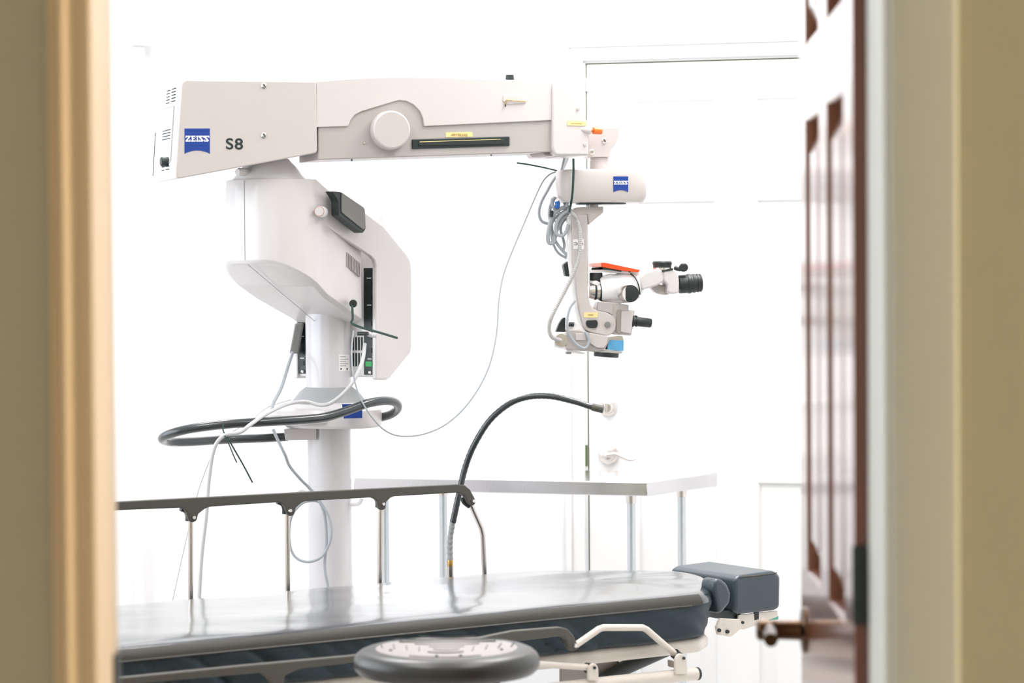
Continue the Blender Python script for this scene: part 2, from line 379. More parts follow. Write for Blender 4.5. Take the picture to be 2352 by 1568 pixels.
# jamb and casings of the doorway
bm = bmesh.new(); box(bm, (XL-.010, (Y0+Y1)/2, 1.05), (.02, Y1-Y0, 2.10)); struct('trim_2', bm, 'trimwarm', bevel=.002)
bm = bmesh.new(); box(bm, (XR+.010, (Y0+Y1)/2, 1.05), (.02, Y1-Y0, 2.10)); struct('trim_3', bm, 'trimgrey', bevel=.003)
bm = bmesh.new(); box(bm, ((XL+XR)/2, (Y0+Y1)/2, 2.09), (XR-XL, Y1-Y0, .02)); struct('trim_5', bm, 'trimwarm')
link('strike_plate', bx((XL+.001, Y1-.020, at(277, 1556, 2.77).z), (.004, .034, .06)), 'ink', bpy.data.objects['trim_2'])
def casing(x, sgn, m, prof, name):
    bm = bmesh.new()
    P = [(x+sgn*u, Y0-d) for u, d in prof]
    vb = [bm.verts.new((a, b, 0)) for a, b in P]; vt = [bm.verts.new((a, b, 2.16)) for a, b in P]
    bm.faces.new(vb); bm.faces.new(vt)
    for i in range(len(P)):
        j = (i+1) % len(P); bm.faces.new((vb[i], vb[j], vt[j], vt[i]))
    return struct(name, bm, m)
def roundprof(p): return fillet([(a, b, r) for a, b, r in p], 4)
cas = [(0, 0, 0), (0, .013, .003), (.003, .014, .002), (.015, .003, .002), (.017, .003, .001), (.030, .019, .004), (.033, .018, .002), (.040, .007, .002), (.0412, .007, .001), (.0455, .015, .002), (.0467, .013, .001), (.047, 0, 0)]
casing(XL-.0001, -1, 'trimwarm', roundprof(cas), 'trim_6')
casing(XR+.006, 1, 'trimgrey', roundprof([(0, 0, 0), (0, .010, .003), (.070, .012, .004), (.074, .006, .003), (.074, 0, 0)]), 'trim_7')

# surface conduit with a small box, far left
jb = Fr(325, 60, 7.02, -YAWB)
t = thing('junction_box', 'white wall box at the top left joined to a vertical surface conduit', 'junction box', jb.P(315, 1400, .0) )
link('box_cover', prism(jb, [(303, 27, 3), (346, 27, 3), (346, 104, 3), (303, 104, 3)], .035, .034), 'white_trim', t, bevel=.003)
link('conduit', prism(jb, [(306, 104), (326, 104), (328, 1800), (308, 1800)], .022, .021), 'white_trim', t, bevel=.003)

# lamps out of view; the ceiling panels are added to brighten the room, the wall lamp is assumed
for i, (x, y) in enumerate([(-.75, 4.0), (.55, 4.0), (-.75, 5.9), (.55, 5.75)]):
    t = thing('added_ceiling_light', 'added unseen white recessed ceiling light panel in the %s of the treatment room' % ['left front', 'right front', 'left rear', 'right rear'][i], 'ceiling light', (x, y, HC))
    bm = bmesh.new()
    for c, s in (((x-.29, y, HC-.012), (.03, 1.17, .02)), ((x+.29, y, HC-.012), (.03, 1.17, .02)), ((x, y-.575, HC-.012), (.55, .03, .02)), ((x, y+.575, HC-.012), (.55, .03, .02))): box(bm, c, s)
    link('frame', bm, 'white_trim', t); link('diffuser', bx((x, y, HC-.008), (.54, 1.1, .006)), 'lampglow', t)
t = thing('assumed_wall_lamp', 'assumed unseen warm upright wall lamp at the right end of the hallway', 'wall lamp', (4.10, 2.15, 1.7))  # unseen fixture, assumed from the warm light on the left casing
link('back_plate', bx((4.09, 2.15, 1.7), (.02, .46, 1.2)), 'white_trim', t); link('diffuser', bx((4.05, 2.15, 1.7), (.06, .40, 1.1)), 'hallglow', t, bevel=.01)

# ------------------------------------------------------------------ surgical microscope
colX, colY = at(756, 1000, 5.80).x, 5.80
micro = thing('surgical_microscope', 'white floor-standing surgical microscope with long overhead arm marked ZEISS S8', 'microscope', (colX, colY, 0))
Z = Vector((0, 0, 1))
cc = Vector((colX, colY, 0))
# column and floor stand
col_top = at(756, 733, 5.8).z+.04
o = link('column', lathe(cc+Z*.10, cc+Z*col_top, [(0, .0525), (1, .0525)], 64), 'column', micro)
zs = at(756, 888, 5.8).z
link('upper_sleeve', lathe(cc+Z*zs, cc+Z*col_top, [(0, .0545), (.97, .0545), (1, .0535)], 64), 'column', o)
bm = bmesh.new(); box(bm, (colX, colY, .07), (.62, .10, .07), math.radians(25)); box(bm, (colX, colY, .071), (.10, .62, .07), math.radians(25))
base_p = link('base', bm, 'shellw', micro, bevel=.012)
for k in range(4):
    a = math.radians(25+90*k); p = Vector((colX+.30*math.cos(a), colY+.30*math.sin(a), .0))
    link('caster', cyl(p+Vector((0, -.012, .032)), p+Vector((0, .012, .032)), .0318, 24), 'black', base_p)
# label on the sleeve
fl = Fr(800, 830, 5.745, 25)
def curved_label(name, x0, y0, x1, y1, r, m, root):
    bm = bmesh.new(); n = 8; g = []
    for i in range(n+1):
        px = x0+(x1-x0)*i/n; d = ray(px, (y0+y1)/2); d2 = Vector((d.x, d.y)); o2 = -Vector((colX, colY))
        a_ = d2.dot(d2); b_ = 2*d2.dot(o2); c_ = o2.dot(o2)-r*r; s = (-b_-math.sqrt(max(0, b_*b_-4*a_*c_)))/(2*a_)
        x, y = d2*s; g.append([bm.verts.new((x, y, at(px, yy, y).z)) for yy in (y0, y1)])
    for a, b in zip(g, g[1:]): bm.faces.new((a[0], b[0], b[1], a[1]))
    return link(name, bm, m, root)
lb = lab(curved_label('rating_label', 778, 814, 803, 852, .0548, 'shellw', o), 'small white rating label')
for k, yy in enumerate((818, 824, 829, 834, 839)):
    curved_label('label_print', 781, yy, 800 if k % 2 else 795, yy+1.6, .0551, 'labelgrey', lb)
for px in (782, 796): curved_label('label_print', px, 845, px+3, 849, .0551, 'ink', lb)

# housing (frame hb: a = from nose back to the column, s = sideways)
bh = math.radians(32)
ea = Vector((math.sin(bh), math.cos(bh), 0)); es = Vector((math.cos(bh), -math.sin(bh), 0))
hc = cc - ea*.200
def HB(a, s, z): return Vector((hc.x, hc.y, 0))+ea*a+es*s+Z*z
def zy(px, py, a, s=0):                    # height of a pixel on a given plan position
    p = HB(a, s, 0); return at(px, py, p.y).z
ZB = zy(593, 597, -.12); ZT = zy(640, 413, -.05); ZC = zy(735, 733, .155)
r0 = .118
# inner body: stack of plan outlines; front is a half circle, floor slopes down to the column
def plan(a_end, hw, r, n=20):
    P = [(a_end, -hw)]
    P[0] = (a_end, -.099); P.append((.05, -.110))
    for k in range(n+1):
        t = PI*k/n; P.append((-r*math.sin(t)*1.0, -hw*math.cos(t)))
    P.append((.05, .110)); P.append((a_end, .099)); return P
bm = bmesh.new()
pl = plan(.200, r0, r0)
def zfloor(a): return ZB + (ZC-ZB)*max(0, min(1, (a+.10)/.26))
def ztop(a): return ZT if a < .0 else ZT + (zy(870, 500, .22, .12)-ZT)*a/.225
tt = [bm.verts.new(HB(a*.985, s*.985, ztop(a)+.0)) for a, s in pl]; t2 = [bm.verts.new(HB(a, s, ztop(a)-.012)) for a, s in pl]
# vertical skirt bottom + sloping underside
bb = [bm.verts.new(HB(a, s, zfloor(a))) for a, s in pl]; b2 = [bm.verts.new(HB(a*.96 if a < 0 else a, s*.90, zfloor(a)-.008)) for a, s in pl]
for A, Bq in ((tt, t2), (t2, bb), (bb, b2)):
    for i in range(len(A)):
        j = (i+1) % len(A); bm.faces.new((A[i], A[j], Bq[j], Bq[i]))
mid = len(pl)//2
for ring in (tt, b2):
    n = len(ring)
    for i in range(n//2): 
        q = [ring[i], ring[i+1], ring[n-2-i], ring[n-1-i]]
        q2 = []; [q2.append(v) for v in q if v not in q2]
        if len(q2) > 2: bm.faces.new(q2)
house = link('column_head', bm, 'shell', micro, bevel=.008)
# seam down the nose and along the underside
link('seam', tube([HB(-.1185, 0, ZT-.004), HB(-.1186, 0, ZB+.0)], .0006, 6, smooth=False), 'labelgrey', house)
link('seam', tube([HB(-.108, 0, ZB-.0095), HB(.15, 0, ZC-.0065)], .0006, 6, smooth=False), 'labelgrey', house)
# swivel collar under the arm
link('swivel_collar', lathe(HB(-.024, 0, ZT-.003), HB(-.024, 0, at(650, 366, hc.y).z), [(0, .088), (.1, .086), (.7, .060), (1, .045)], 64), 'shellw', house)  # brighter plastic makes up in colour for ceiling light the arm blocks
pc = HB(-.112, -.012, ZT+.016)
link('release_button', lathe(pc+ea*.02, pc-ea*.016, [(0, .010), (.8, .010), (1, .007)], 24), 'shellw', house)
# outer shell: band over the top and the tall back box
def sideprism(poly, s0, s1, bm=None): return polyprism([HB(a, s1, z) for a, z in poly], es*(s0-s1), bm)
sx = lambda px, s: ((px-at_px(HB(0, s, 1.4)))/1.0)
def at_px(P):
    v = R_cam.transposed() @ (Vector(P)-CAM); return W_/2 + FPX*v.x/(-v.z)
def at_py(P):
    v = R_cam.transposed() @ (Vector(P)-CAM); return H_/2 - FPX*v.y/(-v.z)
FS = Fr(756, 700, 5.8, 0); FS.o = HB(0, .128, 1.4); FS.u = ea.copy(); FS.n = es.copy()
def side_uv(px, py, s=.128):
    d = ray(px, py); o_ = HB(0, s, 1.4); p = CAM+d*((o_-CAM).dot(es)/d.dot(es)); q = p-Vector((hc.x, hc.y, 0)); return (q.dot(ea), q.z)
band = [(757, 436), (771, 441), (830, 476), (884, 520, 10), (940, 596, 10), (943, 620, 6), (943, 806, 8), (893, 872, 6), (868, 872, 3), (868, 612, 8), (866, 600, 6), (850, 582), (757, 514)]
poly = [side_uv(x, y) for x, y in fillet(band)]
OUT_ = [(757, 436), (771, 441), (830, 476), (884, 520), (914, 560), (934, 587), (941, 602), (943, 620), (943, 700), (943, 798), (940, 810), (897, 868), (889, 872)]
INN_ = [(757, 514), (771, 524), (812, 554), (846, 579), (858, 588), (865, 596), (868, 606), (868, 622), (868, 700), (868, 798), (868, 810), (868, 866), (868, 872)]
def shellprism(sg):
    bm = bmesh.new(); so = lambda a: .108+.066*a; rows = []
    for p_, q_ in zip(OUT_, INN_):
        row = []
        for x, y in (p_, q_):
            a, z = side_uv(x, y); z -= .012 if sg < 0 and p_[1] < 600 else 0
            row += [bm.verts.new(HB(a, sg*so(a), z)), bm.verts.new(HB(a, sg*(so(a)-.012), z))]
        rows.append(row)
    for A_, B_ in zip(rows, rows[1:]):
        for c, d in ((0, 1), (1, 3), (3, 2), (2, 0)): bm.faces.new((A_[c], A_[d], B_[d], B_[c]))
    for R_ in (rows[0], rows[-1]): bm.faces.new((R_[0], R_[1], R_[3], R_[2]))
    return bm
for sg in (1, -1): link('side_shell', shellprism(sg), 'shell', house, bevel=.003)
# back box with dark connector bays
zb0 = side_uv(880, 870)[1]; zb1 = zfloor(.2)+.04
bm = bmesh.new()
aF, aB = .232, side_uv(940, 700)[0]-.004
polyb = [(aF, zb0+.004), (aB-.055, zb0+.004), (aB, zb0+.075), (aB, side_uv(940, 600)[1]), (aF+.03, ztop(.2)), (aF, ztop(.2)-.02)]
link('back_box', sideprism(polyb, -.117, .117), 'shellw', house, bevel=.004)
zbay = side_uv(868, 615)[1]
for s0, s1, zt in ((.084, .1165, zbay), (-.1165, -.086, zbay-.04)):
    bay = link('connector_bay', polyprism([HB(aF-.004, s0, zb0+.01), HB(aF-.004, s1, zb0+.01), HB(aF-.004, s1, zt), HB(aF-.004, s0+.002, zt)], ea*.03), 'dark', house)
    for q in range(7):
        zz = zb0+.03+q*(zt-zb0-.04)/7
        link('connector', polyprism([HB(aF-.006, s0+.006, zz), HB(aF-.006, s1-.008, zz), HB(aF-.006, s1-.008, zz+.012), HB(aF-.006, s0+.006, zz+.012)], ea*.003), 'black' if q != 0 or s0 < 0 else 'greenled', bay)
        if q % 2 == 0: link('legend', polyprism([HB(aF-.0062, s0+.012, zz+.017), HB(aF-.0062, s0+.024, zz+.017), HB(aF-.0062, s0+.024, zz+.019), HB(aF-.0062, s0+.012, zz+.019)], ea*.001), 'logo_white', bay)
    screw(HB(aF-.006, s0+.02, zb0+.016), -ea, .004, bay, slot=False)
# grey adapter standing in the left bay
A = at(686, 742, HB(aF-.02, -.085, 1).y); Bp = at(672, 812, HB(aF-.02, -.085, 1).y)
link('cable_gland', polyprism([A+Vector((-.009, 0, 0)), A+Vector((.012, 0, 0)), Bp+Vector((.014, 0, 0)), Bp+Vector((-.008, 0, 0))], Vector((0, .02, 0))), 'grey', house, bevel=.004)
# vent slots right of the column and grille on the body side
bm = bmesh.new()
for q in range(5):
    s = .040+q*.0085
    for z0, z1 in ((zb0+.03, zb0+.062), (zb0+.068, zb0+.10)):
        polyprism([HB(aF-.0012, s, z0), HB(aF-.0012, s+.0045, z0), HB(aF-.0012, s+.0045, z1), HB(aF-.0012, s, z1)], ea*.002, bm)
lab(link('vent_slots', bm, 'ink', house, smooth=False), 'dark vertical vent slots')
bm = bmesh.new()
for q in range(9):
    x = 796+q*3.6
    a0, z0 = side_uv(x, 579+q*3.1, .104); a1, z1 = side_uv(x, 612+q*2.9, .104)
    polyprism([HB(a0, .1065, z0), HB(a0+.0025, .1065, z0-.001), HB(a1+.0025, .1065, z1-.001), HB(a1, .1065, z1)], -es*.006, bm)
lab(link('speaker_grille', bm, 'armgrey', house, smooth=False), 'slotted speaker grille')
# grip pad on the shell
pad = [(764, 439, 2), (784, 441, 6), (838, 478, 6), (840, 526, 6), (832, 536, 4), (778, 494, 4), (778, 462, 6)]
pp = link('grip_pad', sideprism([side_uv(x, y, .150) for x, y in fillet(pad)], .129, .150), 'dark', house, bevel=.004)
pad2 = [(786, 442, 5), (838, 478, 6), (840, 522, 6), (836, 528, 3), (786, 488, 4)]
lab(link('grip_face', sideprism([side_uv(x, y, .153) for x, y in fillet(pad2)], .149, .153), 'grey', pp, bevel=.002), 'grey padded grip face')
a, z_ = side_uv(757, 486, .14); c = HB(a, .128, z_)
k_ = link('lock_knob', lathe(c-es*.012+ea*.006, c-ea*.034+es*.008, [(0, .0125), (.9, .0125), (1, .0115)], 32), 'shellw', house)
c2 = c-ea*.034+es*.008; dd = (c2-c+es*.012-ea*.006).normalized()
lab(link('knob_ring', lathe(c2-dd*.001, c2+dd*.0012, [(0, .0118), (1, .0115)], 32), 'clearred', k_), 'red ringed knob face')
lab(link('knob_cap', lathe(c2, c2+dd*.0022, [(0, .0104), (1, .0098)], 32), 'shell', k_), 'clear white knob cap')

# skirt, equipment tray and handle ring below
zk0 = at(756, 930, 5.8).z; zk1 = at(756, 888, 5.8).z
sk = link('column_skirt', lathe(cc+Z*zk0, cc+Z*zk1, [(0, .092), (.25, .088), (.75, .070), (1, .056)], 48), 'midgrey', micro)
def slab(fr_o, u, v, ru, rv, zs, power=2.6, n=56, bm=None):
    bm = bm or bmesh.new(); rings = []
    for z, k in zs:
        R = []
        for i in range(n):
            t = 2*PI*i/n; ct, st = math.cos(t), math.sin(t)
            R.append(bm.verts.new(fr_o+u*(ru*k*math.copysign(abs(ct)**(2/power), ct))+v*(rv*k*math.copysign(abs(st)**(2/power), st))+Z*z))
        rings.append(R)
    for A_, B_ in zip(rings, rings[1:]):
        for i in range(n): j = (i+1) % n; bm.faces.new((A_[i], A_[j], B_[j], B_[i]))
    bm.faces.new(rings[0]); bm.faces.new(rings[-1]); return bm
zc0, zc1 = at(756, 982, 5.75).z, at(756, 922, 5.80).z
tray = link('handle_carrier', slab(cc+es*.0+Vector((.01, -.02, 0)), Vector((.94, -.34, 0)), Vector((.34, .94, 0)), .118, .085, [(zc0, .93), (zc0+.006, 1), (zc1-.018, 1), (zc1-.004, .9), (zc1, .75)]), 'shell', micro)
c = at(680, 955, 5.72)
link('tray_tongue', slab(Vector((c.x, c.y, 0)), Vector((1, .1, 0)), Vector((-.1, 1, 0)), .085, .06, [(c.z-.016, .95), (c.z+.004, 1), (c.z+.014, .9), (c.z+.018, .7)]), 'shell', tray)
fr_s = Fr(805, 945, 5.665, 20)
lab(link('sticker', prism(fr_s, [(786, 928), (832, 927), (832, 960), (790, 961)], .012, .002), 'blue', tray), 'blue and white sticker on the front')
link('sticker_stripe', prism(fr_s, [(786, 936), (831, 934), (831, 941), (787, 944)], .0125, .001), 'logo_white', tray)
link('rail_mount', prism(Fr(690, 998, 5.74, 8), [(652, 986, 2), (727, 982, 2), (727, 1010, 2), (656, 1011, 2)], .0, .05), 'shell', micro, bevel=.003)
ring = pxpath([(660, 1003, 5.76), (600, 1006, 5.74), (520, 1009, 5.70), (440, 1014, 5.62), (390, 1014, 5.56), (373, 1007, 5.50), (392, 996, 5.46), (440, 984, 5.45), (520, 974, 5.46), (620, 968, 5.49), (700, 963, 5.53), (750, 957, 5.56), (800, 942, 5.59), (845, 926, 5.62), (885, 920, 5.66), (908, 924, 5.70), (914, 936, 5.74), (900, 950, 5.77), (875, 958, 5.79), (845, 962, 5.80)])
link('handle_ring', tube(ring, .0105, 16, 6), 'blacktube', micro)
# small column hooks
for pts in ([(806, 1138, 5.78), (822, 1128, 5.77), (836, 1130, 5.76)], [(806, 1158, 5.78), (824, 1156, 5.77), (832, 1142, 5.76)], [(706, 1134, 5.78), (692, 1128, 5.77), (682, 1132, 5.76)]):
    link('cable_hook', tube(pxpath(pts), .005, 8), 'shellw', micro)

# ---- overhead arm
AY = 22
AF = Fr(650, 300, 5.47, AY)
arm = link('rear_arm_box', prism(AF, [(418, 183, 14), (727, 187, 4), (729, 351, 8), (402, 412, 16)], .0, .19), 'arm', micro, bevel=.005)
# bright rear end cap
def endplane(px, py, off=0):               # the arm's left end plane
    o_ = AF.P(410, 300, 0) - AF.u*off; d = ray(px, py); return CAM+d*((o_-CAM).dot(AF.u)/d.dot(AF.u))
cap = link('end_cap', polyprism([AF.P(424, 182, -.012), AF.P(424, 405, -.012), AF.P(407, 410, -.012)-AF.u*.004, AF.P(399, 400, -.012)-AF.u*.004, AF.P(412, 188, -.012)-AF.u*.004], -AF.n*.170), 'shellw', arm, bevel=.004)
def endq(t, v):                            # t 0..1 across the end cap away from the viewer, v 0..1 down
    a = AF.P(412, 188, -.012)-AF.u*.0065; b = AF.P(399, 400, -.012)-AF.u*.0065
    return a.lerp(b, v) - AF.n*(.170*t)
def endmark(bm, t0, t1, v0, v1): polyprism([endq(t0, v0), endq(t1, v0), endq(t1, v1), endq(t0, v1)], AF.u*.003, bm)
slots = []
for q in range(5):
    v = .06+q*.034; slots += [(.06, .24, v, v+.009), (.38, .52, v+.004, v+.011)]
for q in range(4): v = .50+q*.032; slots.append((.22, .62, v, v+.007))
for q in range(2): v = .90+q*.034; slots += [(.16, .30, v, v+.009), (.44, .54, v, v+.008)]
for q in slots: bm = bmesh.new(); endmark(bm, *q); link('vent_slot', bm, 'ink', cap, smooth=False)
bm = bmesh.new(); endmark(bm, .08, .088, .26, .86); endmark(bm, .08, .70, .862, .865); endmark(bm, .08, .70, .255, .258); link('panel_line', bm, 'armgrey', cap, smooth=False)
link('cap_gasket', tube([endq(1.0, v) + AF.u*(.004*0) for v in (.5, .7, .9, .98)], .0009, 8), 'dark', cap)
c = endq(.26, .855)
link('switch_knob', lathe(c+AF.u*.002, c-AF.u*.014, [(0, .0115), (.85, .0112), (1, .0095)], 28), 'dark', cap)
logo(AF, 424, 295, 482, 353, .0, arm)
textmesh('model_lettering', 'S8', AF, 519, 317, 26, 'ink', arm, .0, offset=.016, wpx=39)
for x, y in ((606, 197), (606, 311)): screw(AF.P(x, y, 0), AF.n, .0068, arm)
lower = [(731, 222), (1270, 222), (1270, 349, 3), (731, 367)]
la = link('lower_arm', prism(AF, lower, -.006, .15), 'armgrey', micro, bevel=.003)
cov = [(727, 187), (800, 181), (900, 177), (1000, 178), (1100, 181), (1200, 184), (1272, 188), (1269, 276), (974, 290, 2), (972, 272), (964, 254), (950, 240), (934, 232), (918, 230), (905, 233), (830, 256), (815, 264), (806, 275), (800, 290, 3), (727, 292)]
lc = link('arm_cover', prism(AF, cov, -.001, .16), 'armcover', micro, bevel=.002)
c = AF.P(893, 300, -.006)
kn = link('balance_knob', lathe(c, c+AF.n*.034+AF.u*-.004, [(0, .0455), (.7, .0445), (.93, .0430), (1, .0400)], 48), 'arm', la)
screw(AF.P(836, 328, -.006), AF.n, .0035, la, slot=False)
dp = link('spring_scale', prism(AF, [(947, 320, 2), (1171, 313, 2), (1171, 335, 2), (947, 342, 2)], -.002, .006), 'dark', la, bevel=.0015)
lab(dp, 'long dark scale inset')
bm = prism(AF, [(963, 327), (1158, 320), (1158, 331), (963, 335)], .001, .004); link('slot_bar', bm, 'black', dp, bevel=.001)
bm = prism(AF, [(964, 325), (1150, 319), (1150, 320), (964, 326.5)], .0015, .001); link('scale_line', bm, 'yellow', dp)
yl = link('yellow_label', prism(AF, [(1024, 304, 2), (1085, 303, 2), (1086, 314), (1024, 315)], -.0052, .001), 'yellow', la); lab(yl, 'yellow label reading ARM RELEASE')
textmesh('label_lettering', 'ARM RELEASE', AF, 1036, 306.5, 5.5, 'brownink', yl, -.0052, wpx=38)
c = AF.P(1171, 184, -.05); link('top_stop', lathe(c-Z*.004, c+Z*.012, [(0, .0095), (.3, .0105), (1, .0095)], 20), 'dark', lc)
for x, y in ((808, 364), (1128, 352)): p_ = AF.P(x, y, -.03); link('bolt', cyl(p_-Z*.006, p_+Z*.006, .0022, 10), 'grey', la)
# hex key clipped in its holder
p = [AF.P(1161, 245, .004), AF.P(1161, 235, .004), AF.P(1163, 231, .004), AF.P(1170, 230, .004), AF.P(1207, 233, .004)]
o = link('hex_key', tube(p, .0014, 8), 'brass', lc)
lab(link('key_tip', cyl(AF.P(1161, 245, .004), AF.P(1161, 239, .004), .0016, 8), 'ink', o), 'dark key tip')
link('key_clip', prism(AF, [(1157, 217, 3), (1206, 220, 4), (1210, 236, 3), (1168, 240, 3), (1155, 232, 3)], .001, .003), 'armcover', lc, bevel=.001)
# front end cap of the arm
ec = link('front_end_cap', prism(AF, [(1273, 187, 5), (1303, 188, 10), (1330, 235), (1352, 284, 6), (1353, 357, 6), (1275, 357, 14), (1269, 340, 4), (1270, 200)], .006, .175), 'armcover', micro, bevel=.005)
for x, y in ((1327, 250), (1343, 332)): screw(AF.P(x, y, .006), AF.n, .0038, ec, slot=False)
yl = link('yellow_label', prism(AF, [(1304, 277, 2), (1347, 279, 2), (1347, 289), (1303, 288)], .0075, .001), 'yellow', ec); lab(yl, 'small yellow label')
link('label_print', prism(AF, [(1312, 282.5), (1337, 283), (1337, 284.5), (1312, 284)], .008, .0006, rnd=False), 'brownink', yl)
link('under_bracket', prism(AF, [(1246, 350, 3), (1290, 352), (1290, 359), (1252, 357, 3)], -.02, .08), 'framegrey', ec, bevel=.003)
c = AF.P(1343, 300, .006)
link('orange_lock_pin', lathe(AF.P(1354, 299, .0), AF.P(1381, 301, .0), [(0, .004), (.3, .004), (.31, .0085), (1, .008)], 20), 'orange', ec)
link('pin_boss', lathe(AF.P(1334, 297, .004), AF.P(1355, 299, .004), [(0, .003), (.6, .010), (1, .010)], 24), 'armcover', ec)

# ---- head: bracket, drum, stem
HF = Fr(1380, 600, 5.86, 8)
br = link('swivel_bracket', prism(HF, [(1352, 292, 4), (1423, 293, 4), (1421, 316), (1412, 334), (1402, 345), (1401, 361, 3), (1350, 361, 3)], .03, .06), 'arm', micro, bevel=.004)
screw(HF.P(1388, 323, .03), HF.n, .0065, br); screw(HF.P(1359, 349, .03), HF.n, .007, br, slot=False)
link('bracket_cap', prism(HF, [(1366, 281, 2), (1394, 282, 2), (1394, 293), (1366, 292)], .02, .04), 'arm', br, bevel=.002)
c1 = HF.P(1378, 362, 0); c2 = HF.P(1378, 390, 0)
link('neck', lathe(c2, c1, [(0, .0255), (.6, .0250), (.95, .0235), (1, .02)], 40), 'arm', micro)
cd = HF.P(1380, 425, 0); zt_, zbm = HF.P(1380, 389, .05).z, HF.P(1380, 465, .05).z
drum = link('swivel_drum', slab(Vector((cd.x, cd.y, 0)), HF.u, -HF.n, .107, .072, [(zbm, .60), (zbm+.001, .92), (zbm+.014, 1.0), (zbm+.05, 1.0), (zt_-.008, .985), (zt_-.002, .965), (zt_, .93)], power=4.2), 'arm', micro)
lab(link('drum_underplate', slab(Vector((cd.x, cd.y, 0)), HF.u, -HF.n, .060, .045, [(zbm-.003, 1), (zbm+.001, 1)], power=3), 'dark', drum), 'dark underplate')
logo(HF, 1409, 405, 1443, 441, .0725, drum)
st0 = HF.P(1360, 478, 0); st1 = HF.P(1360, 463, 0)
link('stem_pivot', lathe(st0, st1, [(0, .016), (1, .0145)], 32), 'nickel', micro)
stem_out = [(1312, 492, 4), (1350, 492), (1350, 560), (1350, 652), (1352, 678), (1357, 700, 6), (1367, 712, 6), (1396, 717, 10), (1412, 728, 8), (1416, 745, 8), (1412, 762, 8), (1397, 772, 8), (1353, 763, 10), (1340, 752, 6), (1336, 736), (1329, 708), (1324, 671), (1320, 638), (1314, 600)]
stem = link('stem', prism(HF, stem_out, .03, .045), 'arm', micro, bevel=.003)
link('stem_side', prism(HF, [(1303, 497, 3), (1313, 494), (1316, 600), (1322, 640), (1330, 708), (1340, 752), (1330, 748), (1318, 700), (1309, 640), (1304, 600)], .024, .035), 'shellw', stem, bevel=.002)
link('top_plate', prism(HF, [(1324, 476, 2), (1386, 474, 2), (1386, 488), (1352, 516), (1350, 492), (1312, 494), (1313, 488)], .028, .05), 'arm', stem, bevel=.002)
o = link('stem_label', prism(HF, [(1316, 549), (1341, 549), (1341, 572), (1317, 572)], .0312, .001), 'shellw', stem); lab(o, 'white sticker with black marks')
for q in ([(1318, 557), (1326, 557), (1326, 558.2), (1318, 558.2)], [(1318, 561.5), (1326, 561.5), (1326, 562.7), (1318, 562.7)], [(1325, 557), (1326.2, 557), (1326.2, 562.5), (1325, 562.5)], [(1336, 558), (1340, 558), (1340, 559.2), (1336, 559.2)], [(1336, 561), (1340, 561), (1340, 562), (1336, 562)]):
    link('label_print', prism(HF, q, .0316, .0006, rnd=False), 'ink', o)
o = link('yellow_label', prism(HF, [(1341, 717), (1373, 717), (1373, 729), (1341, 729)], .0312, .001), 'yellow', stem); lab(o, 'small yellow label')
link('label_print', prism(HF, [(1351, 722), (1363, 722), (1363, 724.5), (1351, 724.5)], .0316, .0006, rnd=False), 'brownink', o)
link('rocker_switch', prism(HF, [(1347, 735, 7), (1372, 734, 8), (1374, 744, 8), (1371, 753, 8), (1352, 753, 8), (1346, 745, 8)], .036, .006), 'black', stem, bevel=.002)
c = HF.P(1395, 745, .03); link('round_button', lathe(c, c+HF.n*.005, [(0, .0072), (.8, .0072), (1, .006)], 24), 'grey', stem)
link('clamp_knob', prism(HF, [(1294, 608, 3), (1303, 600, 3), (1316, 598, 3), (1320, 610), (1320, 636, 3), (1299, 634, 3)], .022, .03), 'black', stem, bevel=.003)

# ---- optical body
def L(px0, py0, px1, py1, prof, m, root, name, w=0, seg=40):
    p0 = HF.P(px0, py0, w); p1 = HF.P(px1, py1, w); k = (p1-p0).length
    S_ = FPX/5.9
    return link(name, lathe(p0, p1, [(t, r/S_) for t, r in prof], seg), m, root)
opt = L(1378, 664, 1468, 655, [(0, 27), (.05, 29), (.35, 31), (.6, 33), (.85, 32), (.97, 29), (1, 20)], 'shellw', micro, 'optics_body')
L(1352, 668, 1366, 668, [(0, 12), (.05, 17), (.5, 19), (1, 20)], 'nickel', opt, 'tube_end')
L(1364, 668, 1369, 668, [(0, 20.5), (1, 20.5)], 'ink', opt, 'ring'); L(1369, 668, 1377, 668, [(0, 19.5), (1, 20)], 'nickel', opt, 'ring'); L(1376, 668, 1382, 668, [(0, 21.5), (1, 24)], 'ink', opt, 'ring')
c = HF.P(1443, 674, .037); S_ = FPX/5.85
kb = link('side_knob', lathe(c-HF.u*.006, c+HF.n*.024, [(0, 21/S_), (.85, 20/S_), (1, 19/S_)], 40), 'nickel', opt)
c_ = c+HF.n*.024+HF.u*.001
lab(link('knob_face', lathe(c_-HF.n*.001, c_+HF.n*.003, [(0, 20/S_), (.8, 19.5/S_), (1, 17/S_)], 40), 'black', kb), 'black round knob face')
link('body_wedge', prism(HF, [(1385, 634, 4), (1402, 628, 6), (1443, 629, 6), (1468, 650, 6), (1468, 678, 6), (1455, 694, 6), (1420, 697, 4), (1380, 690, 4), (1378, 650)], .012, .05), 'shellw', opt, bevel=.008)
link('seam', tube([HF.P(1446, 626, .016), HF.P(1459, 638, .034), HF.P(1467, 656, .036), HF.P(1470, 676, .030)], .0016, 8), 'ink', opt)
L(1369, 648, 1369, 626, [(0, 15), (.9, 15), (1, 14)], 'black', opt, 'filter_knob'); L(1371, 624, 1371, 614, [(0, 14.5), (1, 12)], 'dark', opt, 'filter_cap')
link('shelf', prism(HF, [(1350, 620), (1384, 619), (1430, 622), (1466, 630), (1384, 625), (1350, 624)], .02, .05), 'shellw', opt)
L(1367, 655, 1371, 646, [(0, 17), (1, 15.5)], 'shellw', opt, 'collar')
